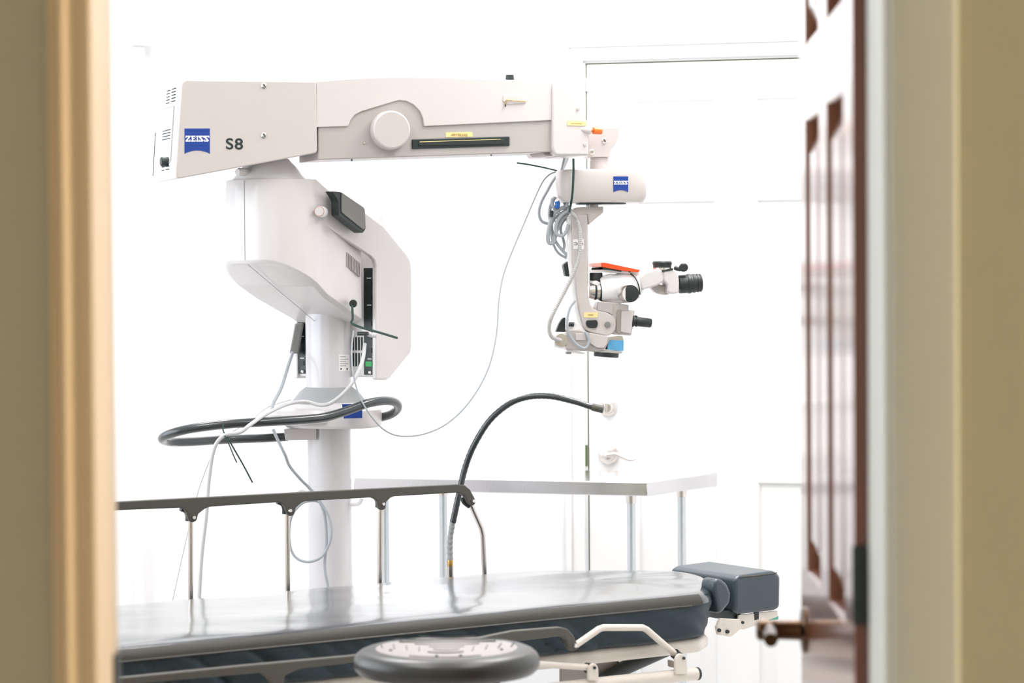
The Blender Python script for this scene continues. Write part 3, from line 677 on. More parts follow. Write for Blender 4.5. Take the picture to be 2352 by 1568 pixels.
# binocular tube
el = link('tube_elbow', tube([HF.P(1462, 662, 0), HF.P(1480, 648, .002), HF.P(1500, 638, .004), HF.P(1518, 634, .004)], .02, 28, 6, rf=lambda i, n: .012), 'shellw', micro)
link('elbow_body', prism(HF, [(1468, 638, 8), (1482, 624, 8), (1512, 617, 8), (1526, 622, 8), (1526, 645, 8), (1512, 655, 8), (1492, 661, 6), (1474, 666, 6)], .026, .052), 'shell', el, bevel=.014)
link('tube_joint', prism(HF, [(1447, 624, 3), (1472, 624, 6), (1484, 636), (1481, 662, 6), (1470, 680, 4), (1466, 660)], .020, .04), 'shellw', opt, bevel=.006)
bino = link('binocular_head', prism(HF, [(1524, 622, 5), (1548, 618, 5), (1558, 624, 5), (1561, 650), (1560, 672, 4), (1546, 676, 6), (1532, 672, 8), (1534, 655, 6), (1525, 645, 6)], .028, .06), 'shell', el, bevel=.006)
link('far_tube', prism(HF, [(1494, 660, 6), (1508, 652, 4), (1530, 655), (1545, 672, 6), (1530, 678, 6), (1508, 674, 8)], -.004, .03), 'arm', el, bevel=.006)
L(1521, 617, 1521, 600, [(0, 21), (.1, 22), (.3, 21), (.8, 23), (1, 21)], 'black', el, 'pupil_dial')
L(1521, 620, 1521, 615, [(0, 24), (1, 24)], 'nickel', el, 'dial_plate')
link('dial_arm', prism(HF, [(1519, 618), (1552, 612), (1554, 618), (1520, 624)], .012, .03), 'shellw', el)
link('dark_gap', prism(HF, [(1521, 621), (1546, 616), (1546, 620), (1521, 624)], .030, .01), 'ink', el)
link('lever_shaft', tube([HF.P(1550, 615, .01), HF.P(1562, 618, .018), HF.P(1570, 614, .022)], .0055, 12), 'black', el)
c = HF.P(1570, 614, .022); link('lever_knob', lathe(c-HF.n*.012, c+HF.n*.008, [(0, .009), (.3, .0105), (.85, .0105), (1, .008)], 28), 'black', el)
ep_prof = [(0, 20), (.03, 21), (.36, 21), (.38, 22.5), (.50, 22.5), (.52, 21), (.60, 21), (.62, 22), (.72, 21.5), (.73, 20), (.78, 20), (.79, 21.5), (.84, 21.5), (.85, 20), (.90, 20), (.91, 21), (.97, 20.5), (1, 18), (1, 15), (.93, 14)]
for ww_ in (.008, -.042):
    e = L(1559, 653, 1611, 649, ep_prof, 'black', el, 'eyepiece', w=ww_)
    L(1606, 649.4, 1608, 649.2, [(0, 14), (1, 14)], 'lens', e, 'eyepiece_lens', w=ww_)
# lower body
mb = link('magnification_block', prism(HF, [(1366, 706), (1374, 692, 3), (1408, 694), (1445, 700, 3), (1444, 712), (1458, 712, 3), (1456, 742), (1450, 771, 4), (1412, 768), (1380, 764), (1366, 740)], .022, .055), 'arm', micro, bevel=.004)
link('grey_side_band', prism(HF, [(1418, 714, 3), (1423, 709, 3), (1430, 716), (1429, 758), (1424, 767), (1415, 762)], .0265, .006), 'framegrey', mb, bevel=.001)
link('side_box', prism(HF, [(1428, 714, 3), (1456, 713, 3), (1450, 766, 3), (1426, 762, 3)], .03, .02), 'armcover', mb, bevel=.004)
link('block_plate', prism(HF, [(1374, 692, 2), (1400, 693), (1408, 697), (1407, 724), (1398, 718), (1372, 713)], .030, .01), 'armgrey', mb, bevel=.002)
hd = L(1452, 737, 1496, 742, [(0, 10), (.02, 13), (.10, 13), (.12, 11), (.18, 11), (.2, 12.5), (.26, 12.5), (.28, 11), (.95, 10.5), (1, 9)], 'black', micro, 'side_eyepiece', w=.02)
L(1460, 729, 1461, 724, [(0, 2.5), (1, 2.5)], 'black', hd, 'set_screw', w=.02)
lb = link('lower_body', prism(HF, [(1302, 757, 4), (1332, 757), (1352, 764), (1398, 772), (1402, 778), (1390, 802), (1376, 806, 2), (1335, 806), (1300, 802, 3)], .034, .06), 'armgrey', micro, bevel=.004)
link('side_cover', prism(HF, [(1360, 765, 2), (1398, 772, 2), (1394, 790), (1387, 799, 3), (1370, 798, 3), (1352, 786, 3), (1354, 764)], .040, .01), 'arm', lb, bevel=.002)
link('access_panel', prism(HF, [(1322, 766, 2), (1344, 765, 2), (1346, 782, 2), (1322, 781, 2)], .037, .004), 'arm', lb, bevel=.001)
lp = link('lamp_housing', prism(HF, [(1274, 764, 4), (1302, 762, 3), (1302, 803, 3), (1272, 797, 4)], .03, .05), 'shellw', lb, bevel=.004)
c = HF.P(1289, 781, .031); link('hose_socket', lathe(c-HF.n*.002, c+HF.n*.008, [(0, .0155), (.5, .0155), (.55, .009), (1, .009)], 28), 'nickel', lp)
link('lower_cover', prism(HF, [(1318, 735, 4), (1338, 748), (1350, 764), (1304, 760), (1302, 745, 4)], .024, .04), 'shellw', lb, bevel=.003)
link('release_lever', prism(HF, [(1277, 762), (1284, 744), (1292, 731, 3), (1299, 728, 3), (1298, 762)], .02, .02), 'black', lb, bevel=.003)
L(1307, 744, 1318, 745, [(0, 5), (1, 5)], 'black', lb, 'small_knob', w=.028)
link('tape_wrap', prism(HF, [(1397, 780, 1), (1433, 782, 1), (1432, 806, 1), (1395, 803, 1)], .028, .05), 'tape', lb); lab(bpy.data.objects['tape_wrap'], 'light blue tape wrapped round the objective tube')
link('objective_mount', prism(HF, [(1392, 775, 3), (1430, 771, 3), (1433, 783), (1396, 781)], .022, .04), 'nickel', lb)
link('lower_plate', prism(HF, [(1301, 802, 2), (1330, 806), (1345, 811, 2), (1340, 814), (1303, 810, 2)], .026, .04), 'shellw', lb)
link('objective_flange', prism(HF, [(1345, 803), (1430, 806, 2), (1428, 812, 2), (1362, 808)], .03, .055), 'armgrey', lb, bevel=.002)
ob = L(1393, 807, 1392, 820, [(0, 26), (.2, 29), (.9, 28.5), (1, 26)], 'black', micro, 'objective_lens')
c = HF.P(1290, 801, 0)
link('underside_clip', prism(HF, [(1302, 808), (1312, 808), (1312, 813), (1302, 813)], .027, .02), 'grey', lb)

# ---- hoses and cables that belong to the microscope
def corr(path, r, name, m, n=26, root=micro):
    return link(name, tube(path, r, 12, n, rf=lambda i, k: r*(1.0 if i % 4 < 2 else .90)), m, root)
corr([HF.P(x, y, w_) for x, y, w_ in [(1306, 480, .03), (1316, 490, .045), (1326, 505, .05), (1332, 535, .05), (1331, 580, .05), (1322, 615, .05), (1304, 655, .05), (1283, 695, .05), (1266, 730, .05), (1261, 755, .045), (1268, 774, .045), (1289, 782, .04)]], .0052, 'light_guide_hose', 'hose', n=40)
def hc_(pts, r, name='cable', m='cable', w0=.03): return link(name, tube([HF.P(x, y, w0+(q[0] if q else 0)) for x, y, *q in pts], r, 10, 8), m, micro)
hc_([(1321, 690), (1309, 708), (1303, 735), (1307, 765), (1322, 788), (1340, 799), (1349, 795), (1353, 782), (1350, 772), (1343, 762)], .0030, w0=.044)
hc_([(1304, 362), (1300, 372), (1292, 388), (1272, 412), (1256, 440), (1243, 465), (1238, 490), (1245, 508), (1262, 513), (1275, 505)], .0040, w0=-.06)
hc_([(1297, 362), (1294, 375), (1290, 392)], .0035, w0=-.03)
hc_([(1309, 476), (1290, 478), (1272, 492), (1262, 520), (1258, 545), (1262, 558), (1272, 555), (1278, 530), (1290, 505), (1306, 488)], .0052, w0=.02)
hc_([(1306, 480), (1286, 492), (1268, 510), (1270, 540), (1280, 560), (1295, 578), (1308, 592)], .0040, w0=.01)
hc_([(1307, 484), (1292, 492), (1280, 508), (1276, 525), (1280, 538), (1292, 541), (1300, 532), (1306, 515)], .0042, w0=.03)
hc_([(1264, 520), (1268, 550), (1276, 572), (1286, 584), (1300, 592), (1312, 602)], .0032, w0=.0)
hc_([(1300, 500), (1290, 515), (1288, 530), (1294, 550), (1296, 565), (1292, 580)], .0035, w0=.005)
hc_([(1304, 460), (1302, 475)], .0042, w0=.03); hc_([(1296, 458), (1299, 476)], .0042, w0=.02)
hc_([(1270, 455), (1268, 465), (1274, 480), (1285, 490)], .0045, w0=.02); hc_([(1275, 452), (1265, 472), (1262, 490), (1264, 508)], .0045, w0=.0)
hc_([(1279, 462), (1281, 470), (1278, 478)], .0062, 'cable_plug', 'blueplug', w0=.03)
lab(bpy.data.objects['cable_plug'], 'blue cable plug')
hc_([(1267, 483), (1266, 498)], .0045, 'cable_plug', 'black', w0=.025)
# coiled cables round the column and down
hcb = lambda pts, r, name='cable', m='cable': link(name, tube(pxpath(pts), r, 10, 8), m, micro)
hcb([(672, 810, 5.80), (662, 840, 5.72), (646, 890, 5.66), (628, 925, 5.62), (625, 942, 5.60)], .0042)
hcb([(627, 985, 5.62), (638, 1010, 5.62), (655, 1045, 5.62), (665, 1070, 5.64), (690, 1100, 5.66), (712, 1122, 5.68), (730, 1145, 5.68), (745, 1180, 5.68), (750, 1240, 5.68), (746, 1300, 5.68), (755, 1355, 5.68)], .0036)
hcb([(838, 790, 5.70), (832, 830, 5.66), (815, 870, 5.63), (790, 902, 5.62), (760, 925, 5.62), (735, 930, 5.62), (700, 922, 5.62), (660, 928, 5.58), (612, 950, 5.50), (575, 975, 5.43), (552, 992, 5.42), (515, 1000, 5.42), (492, 1030, 5.42), (480, 1100, 5.42), (474, 1180, 5.42), (463, 1280, 5.42), (456, 1400, 5.42)], .0045, m='cablew')
hcb([(668, 918, 5.75), (640, 926, 5.7), (610, 938, 5.6), (580, 962, 5.55), (545, 985, 5.50), (500, 1010, 5.50), (480, 1060, 5.52), (455, 1130, 5.55), (425, 1250, 5.6), (395, 1385, 5.62)], .0012, m='cablew')
loop = []
for k in range(11): a = math.radians(-75+k*31); loop.append((712+50*math.sin(a), 1218-70*math.cos(a), 5.68-.002*k))
hcb([(735, 1150, 5.68), (757, 1190, 5.675), (760, 1235, 5.67), (740, 1277, 5.67), (705, 1290, 5.67), (675, 1275, 5.67), (664, 1235, 5.67), (670, 1185, 5.67), (695, 1155, 5.68), (725, 1150, 5.69), (742, 1160, 5.69)], .0032)
# long thin cable hanging from the arm end to the column
hcb([(1277, 394, 5.82), (1258, 404, 5.82), (1240, 430, 5.82), (1205, 510, 5.80), (1160, 620, 5.78), (1146, 690, 5.76), (1140, 770, 5.74), (1120, 850, 5.72), (1080, 920, 5.70), (1030, 970, 5.68), (975, 996, 5.66), (920, 1001, 5.64), (880, 985, 5.62), (845, 945, 5.60), (822, 900, 5.60), (810, 850, 5.60), (808, 800, 5.62), (812, 760, 5.64)], .0019, name='thin_cable', m='cable')
# bracket with a black loop tie under the body
c = at(811, 697, 5.665); link('tie_anchor', lathe(c+Vector((0, .03, 0)), c+Vector((0, -.010, 0)), [(0, .008), (.4, .008), (.45, .006), (.6, .0095), (1, .0085)], 20), 'black', micro)
hcb([(834, 760, 5.70), (850, 768, 5.69), (862, 770, 5.70)], .006, 'plug', 'cablew')
hcb([(822, 766, 5.69), (845, 766, 5.68)], .0048, 'plug', 'black')

# ---- cable ties: one thing each
def tie(pts, r, label, grp=None): 
    o = link('cable_tie', tube(pxpath(pts), r, 6, 6), 'tie'); tag(o, label, 'cable tie'); return o
tie([(809, 700, 5.655), (810, 730, 5.65), (808, 742, 5.65), (830, 752, 5.64), (870, 763, 5.62), (913, 776, 5.60)], .0028, 'black cable tie hanging below the round anchor under the column head, tail pointing right')
tie([(512, 974, 5.435), (513, 990, 5.43), (522, 1004, 5.425), (540, 1035, 5.42), (560, 1070, 5.42), (580, 1108, 5.42)], .0018, 'longer dark green cable tie on the handle ring with its tail pointing down right')
tie([(516, 1000, 5.415), (525, 1018, 5.415), (536, 1045, 5.41), (544, 1062, 5.41)], .0016, 'shorter dark green cable tie on the handle ring, next to the long one')
tie([(1187, 374, 5.74), (1215, 378, 5.74), (1250, 385, 5.74), (1279, 392, 5.77)], .0020, 'dark cable tie sticking out left of the swivel drum')
tie([(1317, 364, 5.74), (1317, 400, 5.745), (1315, 440, 5.75), (1311, 470, 5.76), (1309, 478, 5.77), (1308, 488, 5.77)], .0030, 'black cable tie running down the front of the swivel drum to the hose bundle')

# orange-red case lying on the optics
t = thing('phone_case', 'orange red flat case lying on top of the microscope eyepiece body', 'case', HF.P(1415, 622, 0))
link('case_body', prism(HF, [(1381, 603, 2), (1390, 603, 1), (1471, 620, 2), (1466, 625), (1428, 621), (1383, 613)], .034, .07), 'red', t, bevel=.0015)
lab(link('case_end', prism(HF, [(1363, 604, 1), (1381, 603), (1382, 613), (1363, 612, 1)], .033, .068), 'pink', t, bevel=.0015), 'pale pink end of the case')
lab(link('case_underside', prism(HF, [(1385, 613.5), (1428, 621.5), (1427, 624), (1385, 617)], .032, .06), 'ink', t), 'black underside')

# ------------------------------------------------------------------ steel table behind
TZ = .905
pf0 = atz(1487, 1107, TZ); pb0 = atz(1648, 1085, TZ); pfL = atz(1060, 1099, TZ)
du = (pf0-pfL).normalized()
pf1 = pf0-du*.80; pb1 = pb0-du*.98
table = thing('steel_table', 'stainless steel instrument table standing in front of the white panelled door', 'table', ((pf0+pb1)*.5*1.0).to_tuple()[:2]+(0,))
P = [pf1, pf0, pb0, pb1]
link('tabletop', polyprism(P, Vector((0, 0, -.036))), 'steel', table, bevel=.003)
inn = lambda p, q, k: p.lerp(q, k)
cen = (pf0+pb1)*.5
for P_, nm in ((atz(1450, 1120, TZ), 0), (atz(1565, 1095, TZ), 1)):
    pass
for px, D in ((1450, 6.22), (1566, 6.42), (1018, 6.50), (884, 6.44)):
    x = at(px, 1200, D); top = Vector((x.x, x.y, TZ-.035)); bot = Vector((x.x, x.y, .0))
    o = link('leg', lathe(bot, top, [(0, .008), (.02, .011), (1, .011)], 24), 'bluesteel', table)
    link('leg_socket', lathe(top-Z*.028, top, [(0, .0135), (.9, .0145), (1, .0145)], 24), 'nickel', o)

# ------------------------------------------------------------------ stretcher
BZ = .75; q0 = atz(288, 1489, BZ); q1 = atz(1640, 1360, BZ)
be = (q1-q0).normalized(); bg = Vector((-be.y, be.x, 0)); LB = (q1-q0).length
def S(l, w_, z=BZ): return Vector((q0.x, q0.y, 0))+be*l+bg*w_+Z*z
def bed_lw(px, py, z=BZ):
    p = atz(px, py, z)-q0; return (p.dot(be), p.dot(bg))
def SP(px, py, w_):                        # pixel on the upright plane at offset w_ across the bed
    d = ray(px, py); o_ = S(0, w_); return CAM+d*((o_-CAM).dot(bg)/d.dot(bg))
WB = .60
stc = thing('stretcher', 'hospital stretcher with charcoal vinyl mattress, head cushion and folding side rails', 'stretcher', S(.5, .3, 0))
# mattress
outl = [(-.75, .02, 0), (-.72, 0, .02)]
out = [(-.78, .0, .03), (LB-.03, 0, .05), (LB+.035, .045, .04), (LB+.10, .14, .06), (LB+.19, .26, .06), (LB+.20, .36, .06), (LB+.10, .47, .08), (LB-.10, WB, .08), (-.78, WB, .03)]
base_o = fillet([(a, b, r) for a, b, r in out], 5)
dense = []
for i in range(len(base_o)):
    a = Vector(base_o[i]); b = Vector(base_o[(i+1) % len(base_o)]); n = max(1, int((b-a).length/.008))
    for k in range(n): dense.append(tuple(a.lerp(b, k/n)))
bm = bmesh.new(); ctr = Vector((.55, .3))
TH = .098
prof = [(-TH, .012), (-TH+.004, .004)]+[(-TH*(.90-.08*k), -.001) for k in range(9)]+[(-.024, .0), (-.018, .0012), (-.012, .0045), (-.006, .011), (-.002, .020), (0, .032), (.001, .05), (.002, .08), (.003, .12), (.004, .17), (.004, .22), (.004, .27), (.004, .30)]
rings = []
def fold(l, w_, z):
    t = -z/TH
    q = .8*(l+z*1.3)*(1+.2*math.sin(l*2))
    a = 1-abs(noise.noise(Vector((q*15, w_*9, 1.7))))*2.6
    v = -max(0, a)**1.5*.026*min(1, t*1.3)*(.6+noise.noise(Vector((l*3, 5, w_*3)))*1.1) + noise.noise(Vector((q*30, w_*20, 2)))*.0022*t
    return v
for dz, ins in prof:
    R = []
    for (l, w_) in dense:
        k = ins/.3
        lw = Vector((l, w_)); tgt = Vector((min(max(l, -.45), LB-.10), .3)); p = lw.lerp(tgt, min(k, 1))
        f = fold(l, w_, dz) if dz < -.012 else 0
        dirn = (lw-tgt); dirn = dirn.normalized() if dirn.length > 1e-6 else Vector((0, 0))
        p = p+dirn*f
        zz = dz + (noise.noise(Vector((p.x*3.5, p.y*11, 0)))*.0035 + noise.noise(Vector((p.x*9, p.y*30, 4)))*.0012 if dz > -.002 else 0)*min(1, k*4)
        R.append(bm.verts.new(S(p.x, p.y, BZ+zz)))
    rings.append(R)
for A_, B_ in zip(rings, rings[1:]):
    for i in range(len(A_)): j = (i+1) % len(A_); bm.faces.new((A_[i], A_[j], B_[j], B_[i]))
bm.faces.new(rings[0])
bmesh.ops.remove_doubles(bm, verts=bm.verts, dist=.0006)
bm.verts.ensure_lookup_table()
for f in bm.faces:
    if sum(v.co.z for v in f.verts)/len(f.verts) < BZ-.021: f.material_index = 1
mt = link('mattress', bm, 'vinyl', stc, ang=80)
mt.data.materials.append(M['vinylside'])
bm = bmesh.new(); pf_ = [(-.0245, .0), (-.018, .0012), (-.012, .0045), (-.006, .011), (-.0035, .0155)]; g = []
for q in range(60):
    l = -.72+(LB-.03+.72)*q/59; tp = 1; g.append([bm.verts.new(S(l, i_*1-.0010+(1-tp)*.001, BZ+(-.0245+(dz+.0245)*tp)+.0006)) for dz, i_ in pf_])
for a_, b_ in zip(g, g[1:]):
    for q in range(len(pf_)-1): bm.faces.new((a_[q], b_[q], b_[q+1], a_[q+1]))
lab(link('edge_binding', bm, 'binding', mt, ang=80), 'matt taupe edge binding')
ed = [S(l, w_, BZ-.0235) + bg*(-.0012) for l, w_ in [(-.7, 0), (-.3, 0), (.1, 0), (.5, 0), (.9, 0), (LB-.06, 0)]]
link('seam_piping', tube(ed, .0016, 6, 4), 'rail', mt)
# folded corner flap
fl_ = [(1642, 1332), (1656, 1328), (1672, 1340), (1681, 1362), (1678, 1385), (1664, 1402), (1652, 1412), (1646, 1380), (1640, 1350)]
P_ = [SP(x, y, .055) for x, y in fl_]; link('corner_flap', polyprism(P_, bg*.05), 'vinylc', mt, bevel=.012)
# head cushion
hl0, hw0 = bed_lw(1697, 1326); hl1, hw1 = bed_lw(1790, 1316)
bm = bmesh.new()
hfr = [(1688, 1330, 6), (1700, 1321, 5), (1780, 1310, 8), (1794, 1322, 8), (1793, 1394, 8), (1782, 1402, 6), (1700, 1411, 6), (1688, 1404, 6)]
hw = .20
P_ = [SP(x, y, hw) for x, y in fillet(hfr)]
cush = link('head_cushion', polyprism(P_, bg*.24), 'vinylc', stc, bevel=.010)
P_ = [SP(x, y, hw+.05) for x, y in ((1645, 1335), (1700, 1328), (1700, 1405), (1650, 1400))]
link('cushion_root', polyprism(P_, bg*.14), 'vinyl', cush, bevel=.008)
link('cushion_seam', tube([SP(1698, 1325, hw-.001), SP(1740, 1321, hw-.001), SP(1784, 1315, hw-.001)], .0014, 6), 'rail', cush)
# head bracket
hb_ = link('head_bracket', polyprism([SP(x, y, hw+.01) for x, y in fillet([(1697, 1412), (1786, 1402), (1786, 1416), (1762, 1424), (1750, 1432), (1706, 1446, 3), (1694, 1440, 3)])], bg*.006), 'frame', stc, bevel=.001)
link('bracket_slot', polyprism([SP(x, y, hw+.0095) for x, y in ((1732, 1405), (1743, 1404), (1743, 1422), (1733, 1424))], bg*.003), 'ink', hb_)
for x, y in ((1705, 1429),): c = SP(x, y, hw+.009); link('rivet', lathe(c, c-bg*.004, [(0, .0035), (1, .003)], 12), 'ink', hb_)
link('green_cap', polyprism([SP(x, y, hw+.02) for x, y in ((1767, 1419), (1788, 1414), (1788, 1422), (1768, 1425))], bg*.02), 'greencap', hb_)
hk = link('head_hinge', polyprism([SP(x, y, hw-.03) for x, y in fillet([(1655, 1420), (1700, 1422), (1706, 1440), (1680, 1462, 3), (1650, 1458, 3), (1646, 1440)])], bg*.008), 'frame', stc, bevel=.001)
for x, y in ((1670, 1450), (1651, 1447)): c = SP(x, y, hw-.031); link('rivet', lathe(c, c-bg*.004, [(0, .0045), (1, .004)], 14), 'ink', hk)
link('dark_joint', polyprism([SP(x, y, hw+.02) for x, y in fillet([(1655, 1405), (1700, 1398), (1702, 1425), (1660, 1422)])], bg*.06), 'dark', stc)
# litter frame under the mattress
zt2 = BZ-TH
fr1 = [(-.75, .02), (LB-.02, .02), (LB+.03, .06), (LB+.14, .25), (LB+.12, .38), (LB-.08, WB-.03), (-.75, WB-.03)]
lf = link('litter_frame', polyprism([S(a, b, zt2-.001) for a, b in fr1], Z*-.030), 'frame', stc, bevel=.010)
# lower front beams (seen at the lower right)
link('beam_end', polyprism([SP(x, y, .03) for x, y in ((1235, 1505), (1330, 1502), (1334, 1522), (1235, 1530))], bg*.2), 'frame', lf, bevel=.002)
link('side_panel', polyprism([SP(x, y, .12) for x, y in ((1290, 1528), (1466, 1500), (1466, 1514), (1385, 1556), (1290, 1590))], bg*.01), 'framegrey', stc, bevel=.002)
c = SP(1420, 1516, .12); link('bolt', lathe(c, c-bg*.008, [(0, .006), (1, .005)], 14), 'nickel', stc)
gs = link('gas_spring', tube([SP(1385, 1560, .10), SP(1440, 1532, .11), SP(1536, 1494, .13)], .011, 16, 2, smooth=False, rf=lambda i, n: .015 if i < 2 else .011), 'black', stc)
zl = SP(1560, 1548, -.03)
lowbar = link('rail_bar', tube([SP(1598, 1547, -.03), SP(1400, 1567, -.03), SP(900, 1625, -.03), SP(400, 1690, -.03)], .0135, 24, 2, smooth=False), 'frame', stc)
c = SP(1598, 1547, -.03); lab(link('end_plug', cyl(c, c+be*.006, .0138, 24), 'black', lowbar), 'black end plug')
# base, wheels
bm = bmesh.new(); box(bm, S(.30, .3, .22), (1.5, .42, .06), math.atan2(be.y, be.x)); link('undercarriage', bm, 'frame', stc, bevel=.01)
for l in (-.1, .8):
    for w_ in (.2, .4): link('lift_post', cyl(S(l, w_, .22), S(l, w_, zt2-.02), .025, 24), 'frame', stc)
for l in (-.38, .98):
    for w_ in (.12, .48):
        p = S(l, w_, .0); o = link('caster', cyl(p+Z*.076-bg*.014, p+Z*.076+bg*.014, .0755, 28), 'black', stc)
        link('caster_fork', cyl(p+Z*.08, p+Z*.2, .012, 12), 'chrome', o)

# far side rail
def rail_piece(pts, w_, thick, m, root, name, bevel=.003): return link(name, polyprism([SP(x, y, w_) for x, y in fillet(pts)], bg*thick), m, root, bevel=bevel)
WF = WB+.045
frail = rail_piece([(-60, 1172), (285, 1151), (672, 1131), (1050, 1112), (1068, 1114), (1080, 1124), (1093, 1148, 6), (1092, 1158, 5), (1084, 1162, 5), (1076, 1157, 4), (1066, 1136, 8), (1050, 1131, 6), (900, 1140, 14), (888, 1152), (886, 1168, 5), (878, 1172, 4), (870, 1167, 4), (866, 1148, 6), (855, 1142, 8), (696, 1151, 16), (680, 1166), (676, 1182, 5), (668, 1186, 4), (660, 1180, 4), (654, 1160, 6), (642, 1153, 8), (476, 1164, 16), (456, 1180), (452, 1196, 5), (442, 1200, 4), (434, 1194, 4), (428, 1174, 6), (418, 1166, 8), (285, 1171), (-60, 1188)], WF, .012, 'rail', stc, 'far_side_rail', bevel=.002)
lab(frail, 'far side rail')
for px, py, sx_, sy_ in ((443, 1194, 438, 1384), (665, 1178, 661, 1366), (879, 1163, 872, 1342)):
    c = SP(px+1 if px != 443 else 445, py-6, WF-.001)
    o = link('rail_post', tube([SP(px-5, py-12, WF+.018), SP(sx_, sy_, WF+.018), SP(sx_-1, sy_+60, WF+.018)], .0058, 14, 2, smooth=False), 'chrome', stc)
    link('rivet', lathe(c, c-bg*.004, [(0, .0045), (1, .0035)], 14), 'nickel', frail)
    h = [SP(px-28, py-26, WF+.012), SP(px-16, py-20, WF+.014), SP(px-12, py-10, WF+.014), SP(px-12, py+2, WF+.014)]
    link('rail_hook', tube(h, .0052, 10, 6), 'dark', frail)
o = link('rail_post', tube([SP(1078, 1150, WF+.018), SP(1083, 1162, WF+.018), SP(1105, 1212, WF+.018), SP(1109, 1228, WF+.018), SP(1113, 1316, WF+.018), SP(1114, 1370, WF+.018)], .0060, 14, 2, smooth=False), 'chrome', stc)
lab(o, 'bent chrome post at the head end of the far rail')
c = SP(1087, 1150, WF-.001); link('rivet', lathe(c, c-bg*.004, [(0, .0045), (1, .0035)], 14), 'nickel', frail)
link('rail_hook', tube([SP(1064, 1142, WF+.014), SP(1066, 1152, WF+.014), SP(1078, 1162, WF+.014)], .006, 10, 6), 'dark', frail)

# near side rail, folded down
WN = -.045
nrail = rail_piece([(-40, 1588), (290, 1554), (560, 1527), (812, 1504), (1050, 1474), (1178, 1448), (1288, 1439, 6), (1306, 1444, 6), (1318, 1458), (1329, 1482, 6), (1328, 1492, 5), (1316, 1496, 5), (1306, 1486, 4), (1300, 1468, 6), (1288, 1461, 6), (1180, 1474), (1050, 1495), (812, 1522), (690, 1536, 14), (655, 1552), (650, 1590), (630, 1600), (620, 1560), (600, 1545, 8), (290, 1572), (-40, 1606)], WN, .016, 'rail', stc, 'near_side_rail', bevel=.004)
lab(nrail, 'near side rail folded down')
c = SP(1321, 1482, WN-.001); link('rivet', lathe(c, c-bg*.004, [(0, .005), (1, .004)], 16), 'nickel', nrail)
link('rail_link', tube([SP(1321, 1482, WN+.022), SP(1376, 1444, WN+.022), SP(1386, 1441, WN+.022), SP(1476, 1441, WN+.022), SP(1486, 1446, WN+.022), SP(1554, 1505, WN+.022)], .0070, 16, 2, smooth=False), 'frame', stc)
link('rail_link', tube([SP(1200, 1522, WN+.01), SP(1348, 1532, WN+.01)], .0066, 16, 2, smooth=False), 'frame', stc)
for pts, a in (([(1552, 1548), (1552, 1512, 8), (1560, 1500, 8), (1572, 1502, 8), (1578, 1512, 8), (1580, 1548)], (1570, 1511)), ([(1352, 1562), (1353, 1534, 8), (1360, 1523, 8), (1370, 1524, 8), (1375, 1534, 8), (1376, 1564)], (1365, 1533))):
    o = rail_piece(pts, WN-.004, .008, 'frame', stc, 'link_bracket', bevel=.002)
    c = SP(a[0], a[1], WN-.005); link('rivet', lathe(c, c-bg*.003, [(0, .0032), (1, .003)], 12), 'ink', o)
for (x, y), (x2, y2) in (((1346, 1533), (1357, 1534)), ((1549, 1500), (1560, 1509))):
    link('rubber_collar', cyl(SP(x, y, WN+.022), SP(x2, y2, WN+.022), .0105, 20), 'black', stc)
for pts in ([(1545, 1516), (1558, 1520), (1556, 1534), (1546, 1533)],):
    rail_piece(pts, WN+.01, .02, 'framegrey', stc, 'bracket_back')

# gooseneck
gn = thing('gooseneck_arm', 'flexible black gooseneck arm curving up from the far side of the stretcher', 'gooseneck', at(1034, 1330, 5.62))
gp = pxpath([(1034, 1290, 5.62), (1034, 1240, 5.62), (1040, 1200, 5.62), (1053, 1140, 5.62), (1068, 1075, 5.62), (1090, 1020, 5.61), (1125, 965, 5.60), (1170, 927, 5.59), (1215, 911, 5.58), (1265, 910, 5.57), (1320, 922, 5.56), (1355, 933, 5.555), (1384, 940, 5.55)])
link('flex_tube', tube(gp[2:], .0072, 16, 10, rf=lambda i, n: .0072+(.0006 if i % 2 else 0) - .0006*i/n), 'blacktube', gn)
link('flex_spring', tube([gp[0]+Z*.0, gp[1], gp[2]+Z*.004], .0066, 14, 16, rf=lambda i, n: .0062 if i % 4 < 2 else .0070), 'midgrey', gn)
c = gp[-1]; d = (gp[-1]-gp[-2]).normalized(); link('tip', lathe(c-d*.025, c+d*.002, [(0, .0078), (.02, .0088), (1, .0088)], 20), 'rail', gn)
link('brass_fitting', lathe(at(1034, 1300, 5.62), at(1034, 1278, 5.62), [(0, .0065), (.8, .0065), (1, .005)], 16), 'brass', gn)
link('socket_post', lathe(Vector((gp[0].x, 5.62, .60)), at(1034, 1300, 5.62), [(0, .0078), (1, .0078)], 20), 'chrome', gn)

# ------------------------------------------------------------------ stool
sp = at(1026, 1515, 4.15); DZ_ST = -.001; 
rS = (at(1241, 1515, 4.15)-at(812, 1515, 4.15)).length/2
stool = thing('round_stool', 'black round stool with a scuffed textured seat top in front of the stretcher', 'stool', (sp.x, sp.y, 0))
sc0 = Vector((sp.x, sp.y, 0)); zm = at(1026, 1524, 4.15-rS*.2).z+DZ_ST
pr = []
hz_ = .023
pr = [(0, 0)]
prof_s = [(-hz_, rS-.07), (-hz_, rS-.035), (-hz_*.8, rS-.018)]
for k in range(9): a = math.radians(-50+k*17.5); prof_s.append((hz_*math.sin(a), rS-.026+.026*math.cos(a)))
prof_s += [(hz_+.0002, rS-.030), (hz_+.0012, rS-.0365), (hz_+.0008, rS-.040)]
bm = lathe(sc0+Z*(zm-1), sc0+Z*zm, [(1+z, r) for z, r in prof_s], 96)
seat = link('seat', bm, 'stoolv', stool, ang=60)
zt3 = zm+hz_+.0012
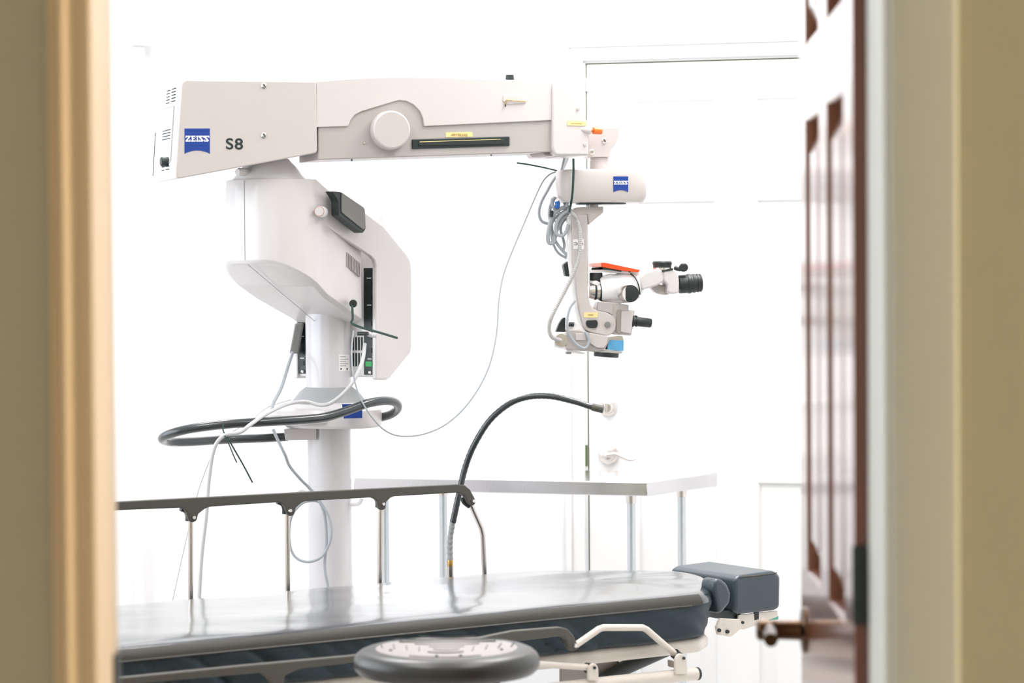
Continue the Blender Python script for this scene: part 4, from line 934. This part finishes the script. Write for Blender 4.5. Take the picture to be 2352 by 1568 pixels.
link('seat_top', lathe(sc0+Z*(zt3-.004), sc0+Z*(zt3), [(0, rS-.037), (.8, rS-.037), (1, rS-.040), (1.3, rS-.08), (1.5, rS*.2), (1.5, 0)], 96), 'stooltop', seat)
bm = bmesh.new(); ztt = zt3+.0022
for k, (yy, hw_) in enumerate(((.118, .050), (.092, .096), (.062, .084), (.030, .056), (-.002, .030), (-.034, .022), (-.062, .030))):
    pts = [sc0+Vector((x*hw_, yy-.012*(1-x*x), ztt-.0004)) for x in [q/6-1 for q in range(13)]]
    tube(pts, .0013, 6, 2, bm=bm)
for sg in (-1, 1):
    for q in range(4):
        x = sg*(.045+q*.022); yy = -.05+q*.016
        tube([sc0+Vector((x, yy, ztt-.0006)), sc0+Vector((x*1.05, yy+.05, ztt-.0006))], .0009, 6, 2, bm=bm)
arc = [sc0+Vector(((rS-.046)*math.sin(t), -(rS-.046)*math.cos(t), zt3+.0006)) for t in [(-.55+1.1*q/14) for q in range(15)]]
tube(arc, .0012, 6, 2, bm=bm)
lab(link('tread_pattern', bm, 'dark', seat), 'raised dark ribs on the seat top')
for k in range(4):
    a = math.radians([200, 262, 285, 340][k]); p = sc0+Vector(((rS-.06)*math.cos(a), (rS-.06)*math.sin(a), zt3+.001))
    link('seat_stud', lathe(p-Z*.002, p+Z*.0015, [(0, .0030), (.9, .0028), (1, .002)], 12), 'dark', seat)
link('seat_plate', cyl(sc0+Z*(zm-hz_-.055), sc0+Z*(zm-hz_-.040), rS*.62, 48), 'dark', stool)
for x_, r_ in ((-.085, .010), (.0, .028), (.085, .007)): link('mounting_post', cyl(sc0+Vector((x_, 0, zm-hz_-.042)), sc0+Vector((x_, 0, zm-hz_+.001)), r_, 20), 'dark', stool)
link('gas_lift', lathe(sc0+Z*.10, sc0+Z*(zm-hz_-.01), [(0, .025), (.55, .025), (.56, .014), (1, .014)], 32), 'chrome', stool)
link('lift_cover', cyl(sc0+Z*(zm-hz_-.09), sc0+Z*(zm-hz_-.045), .03, 32), 'dark', stool)
for k in range(5):
    a = math.radians(20+72*k); d = Vector((math.cos(a), math.sin(a), 0)); e = sc0+d*.25
    o = link('base_leg', tube([sc0+Z*.11, sc0+d*.12+Z*.10, e+Z*.065], .014, 12, 4, rf=lambda i, n: .018-.007*i/n), 'chrome', stool)
    link('caster', cyl(e+Z*.028-d.cross(Z)*.012, e+Z*.028+d.cross(Z)*.012, .0278, 20), 'black', o)
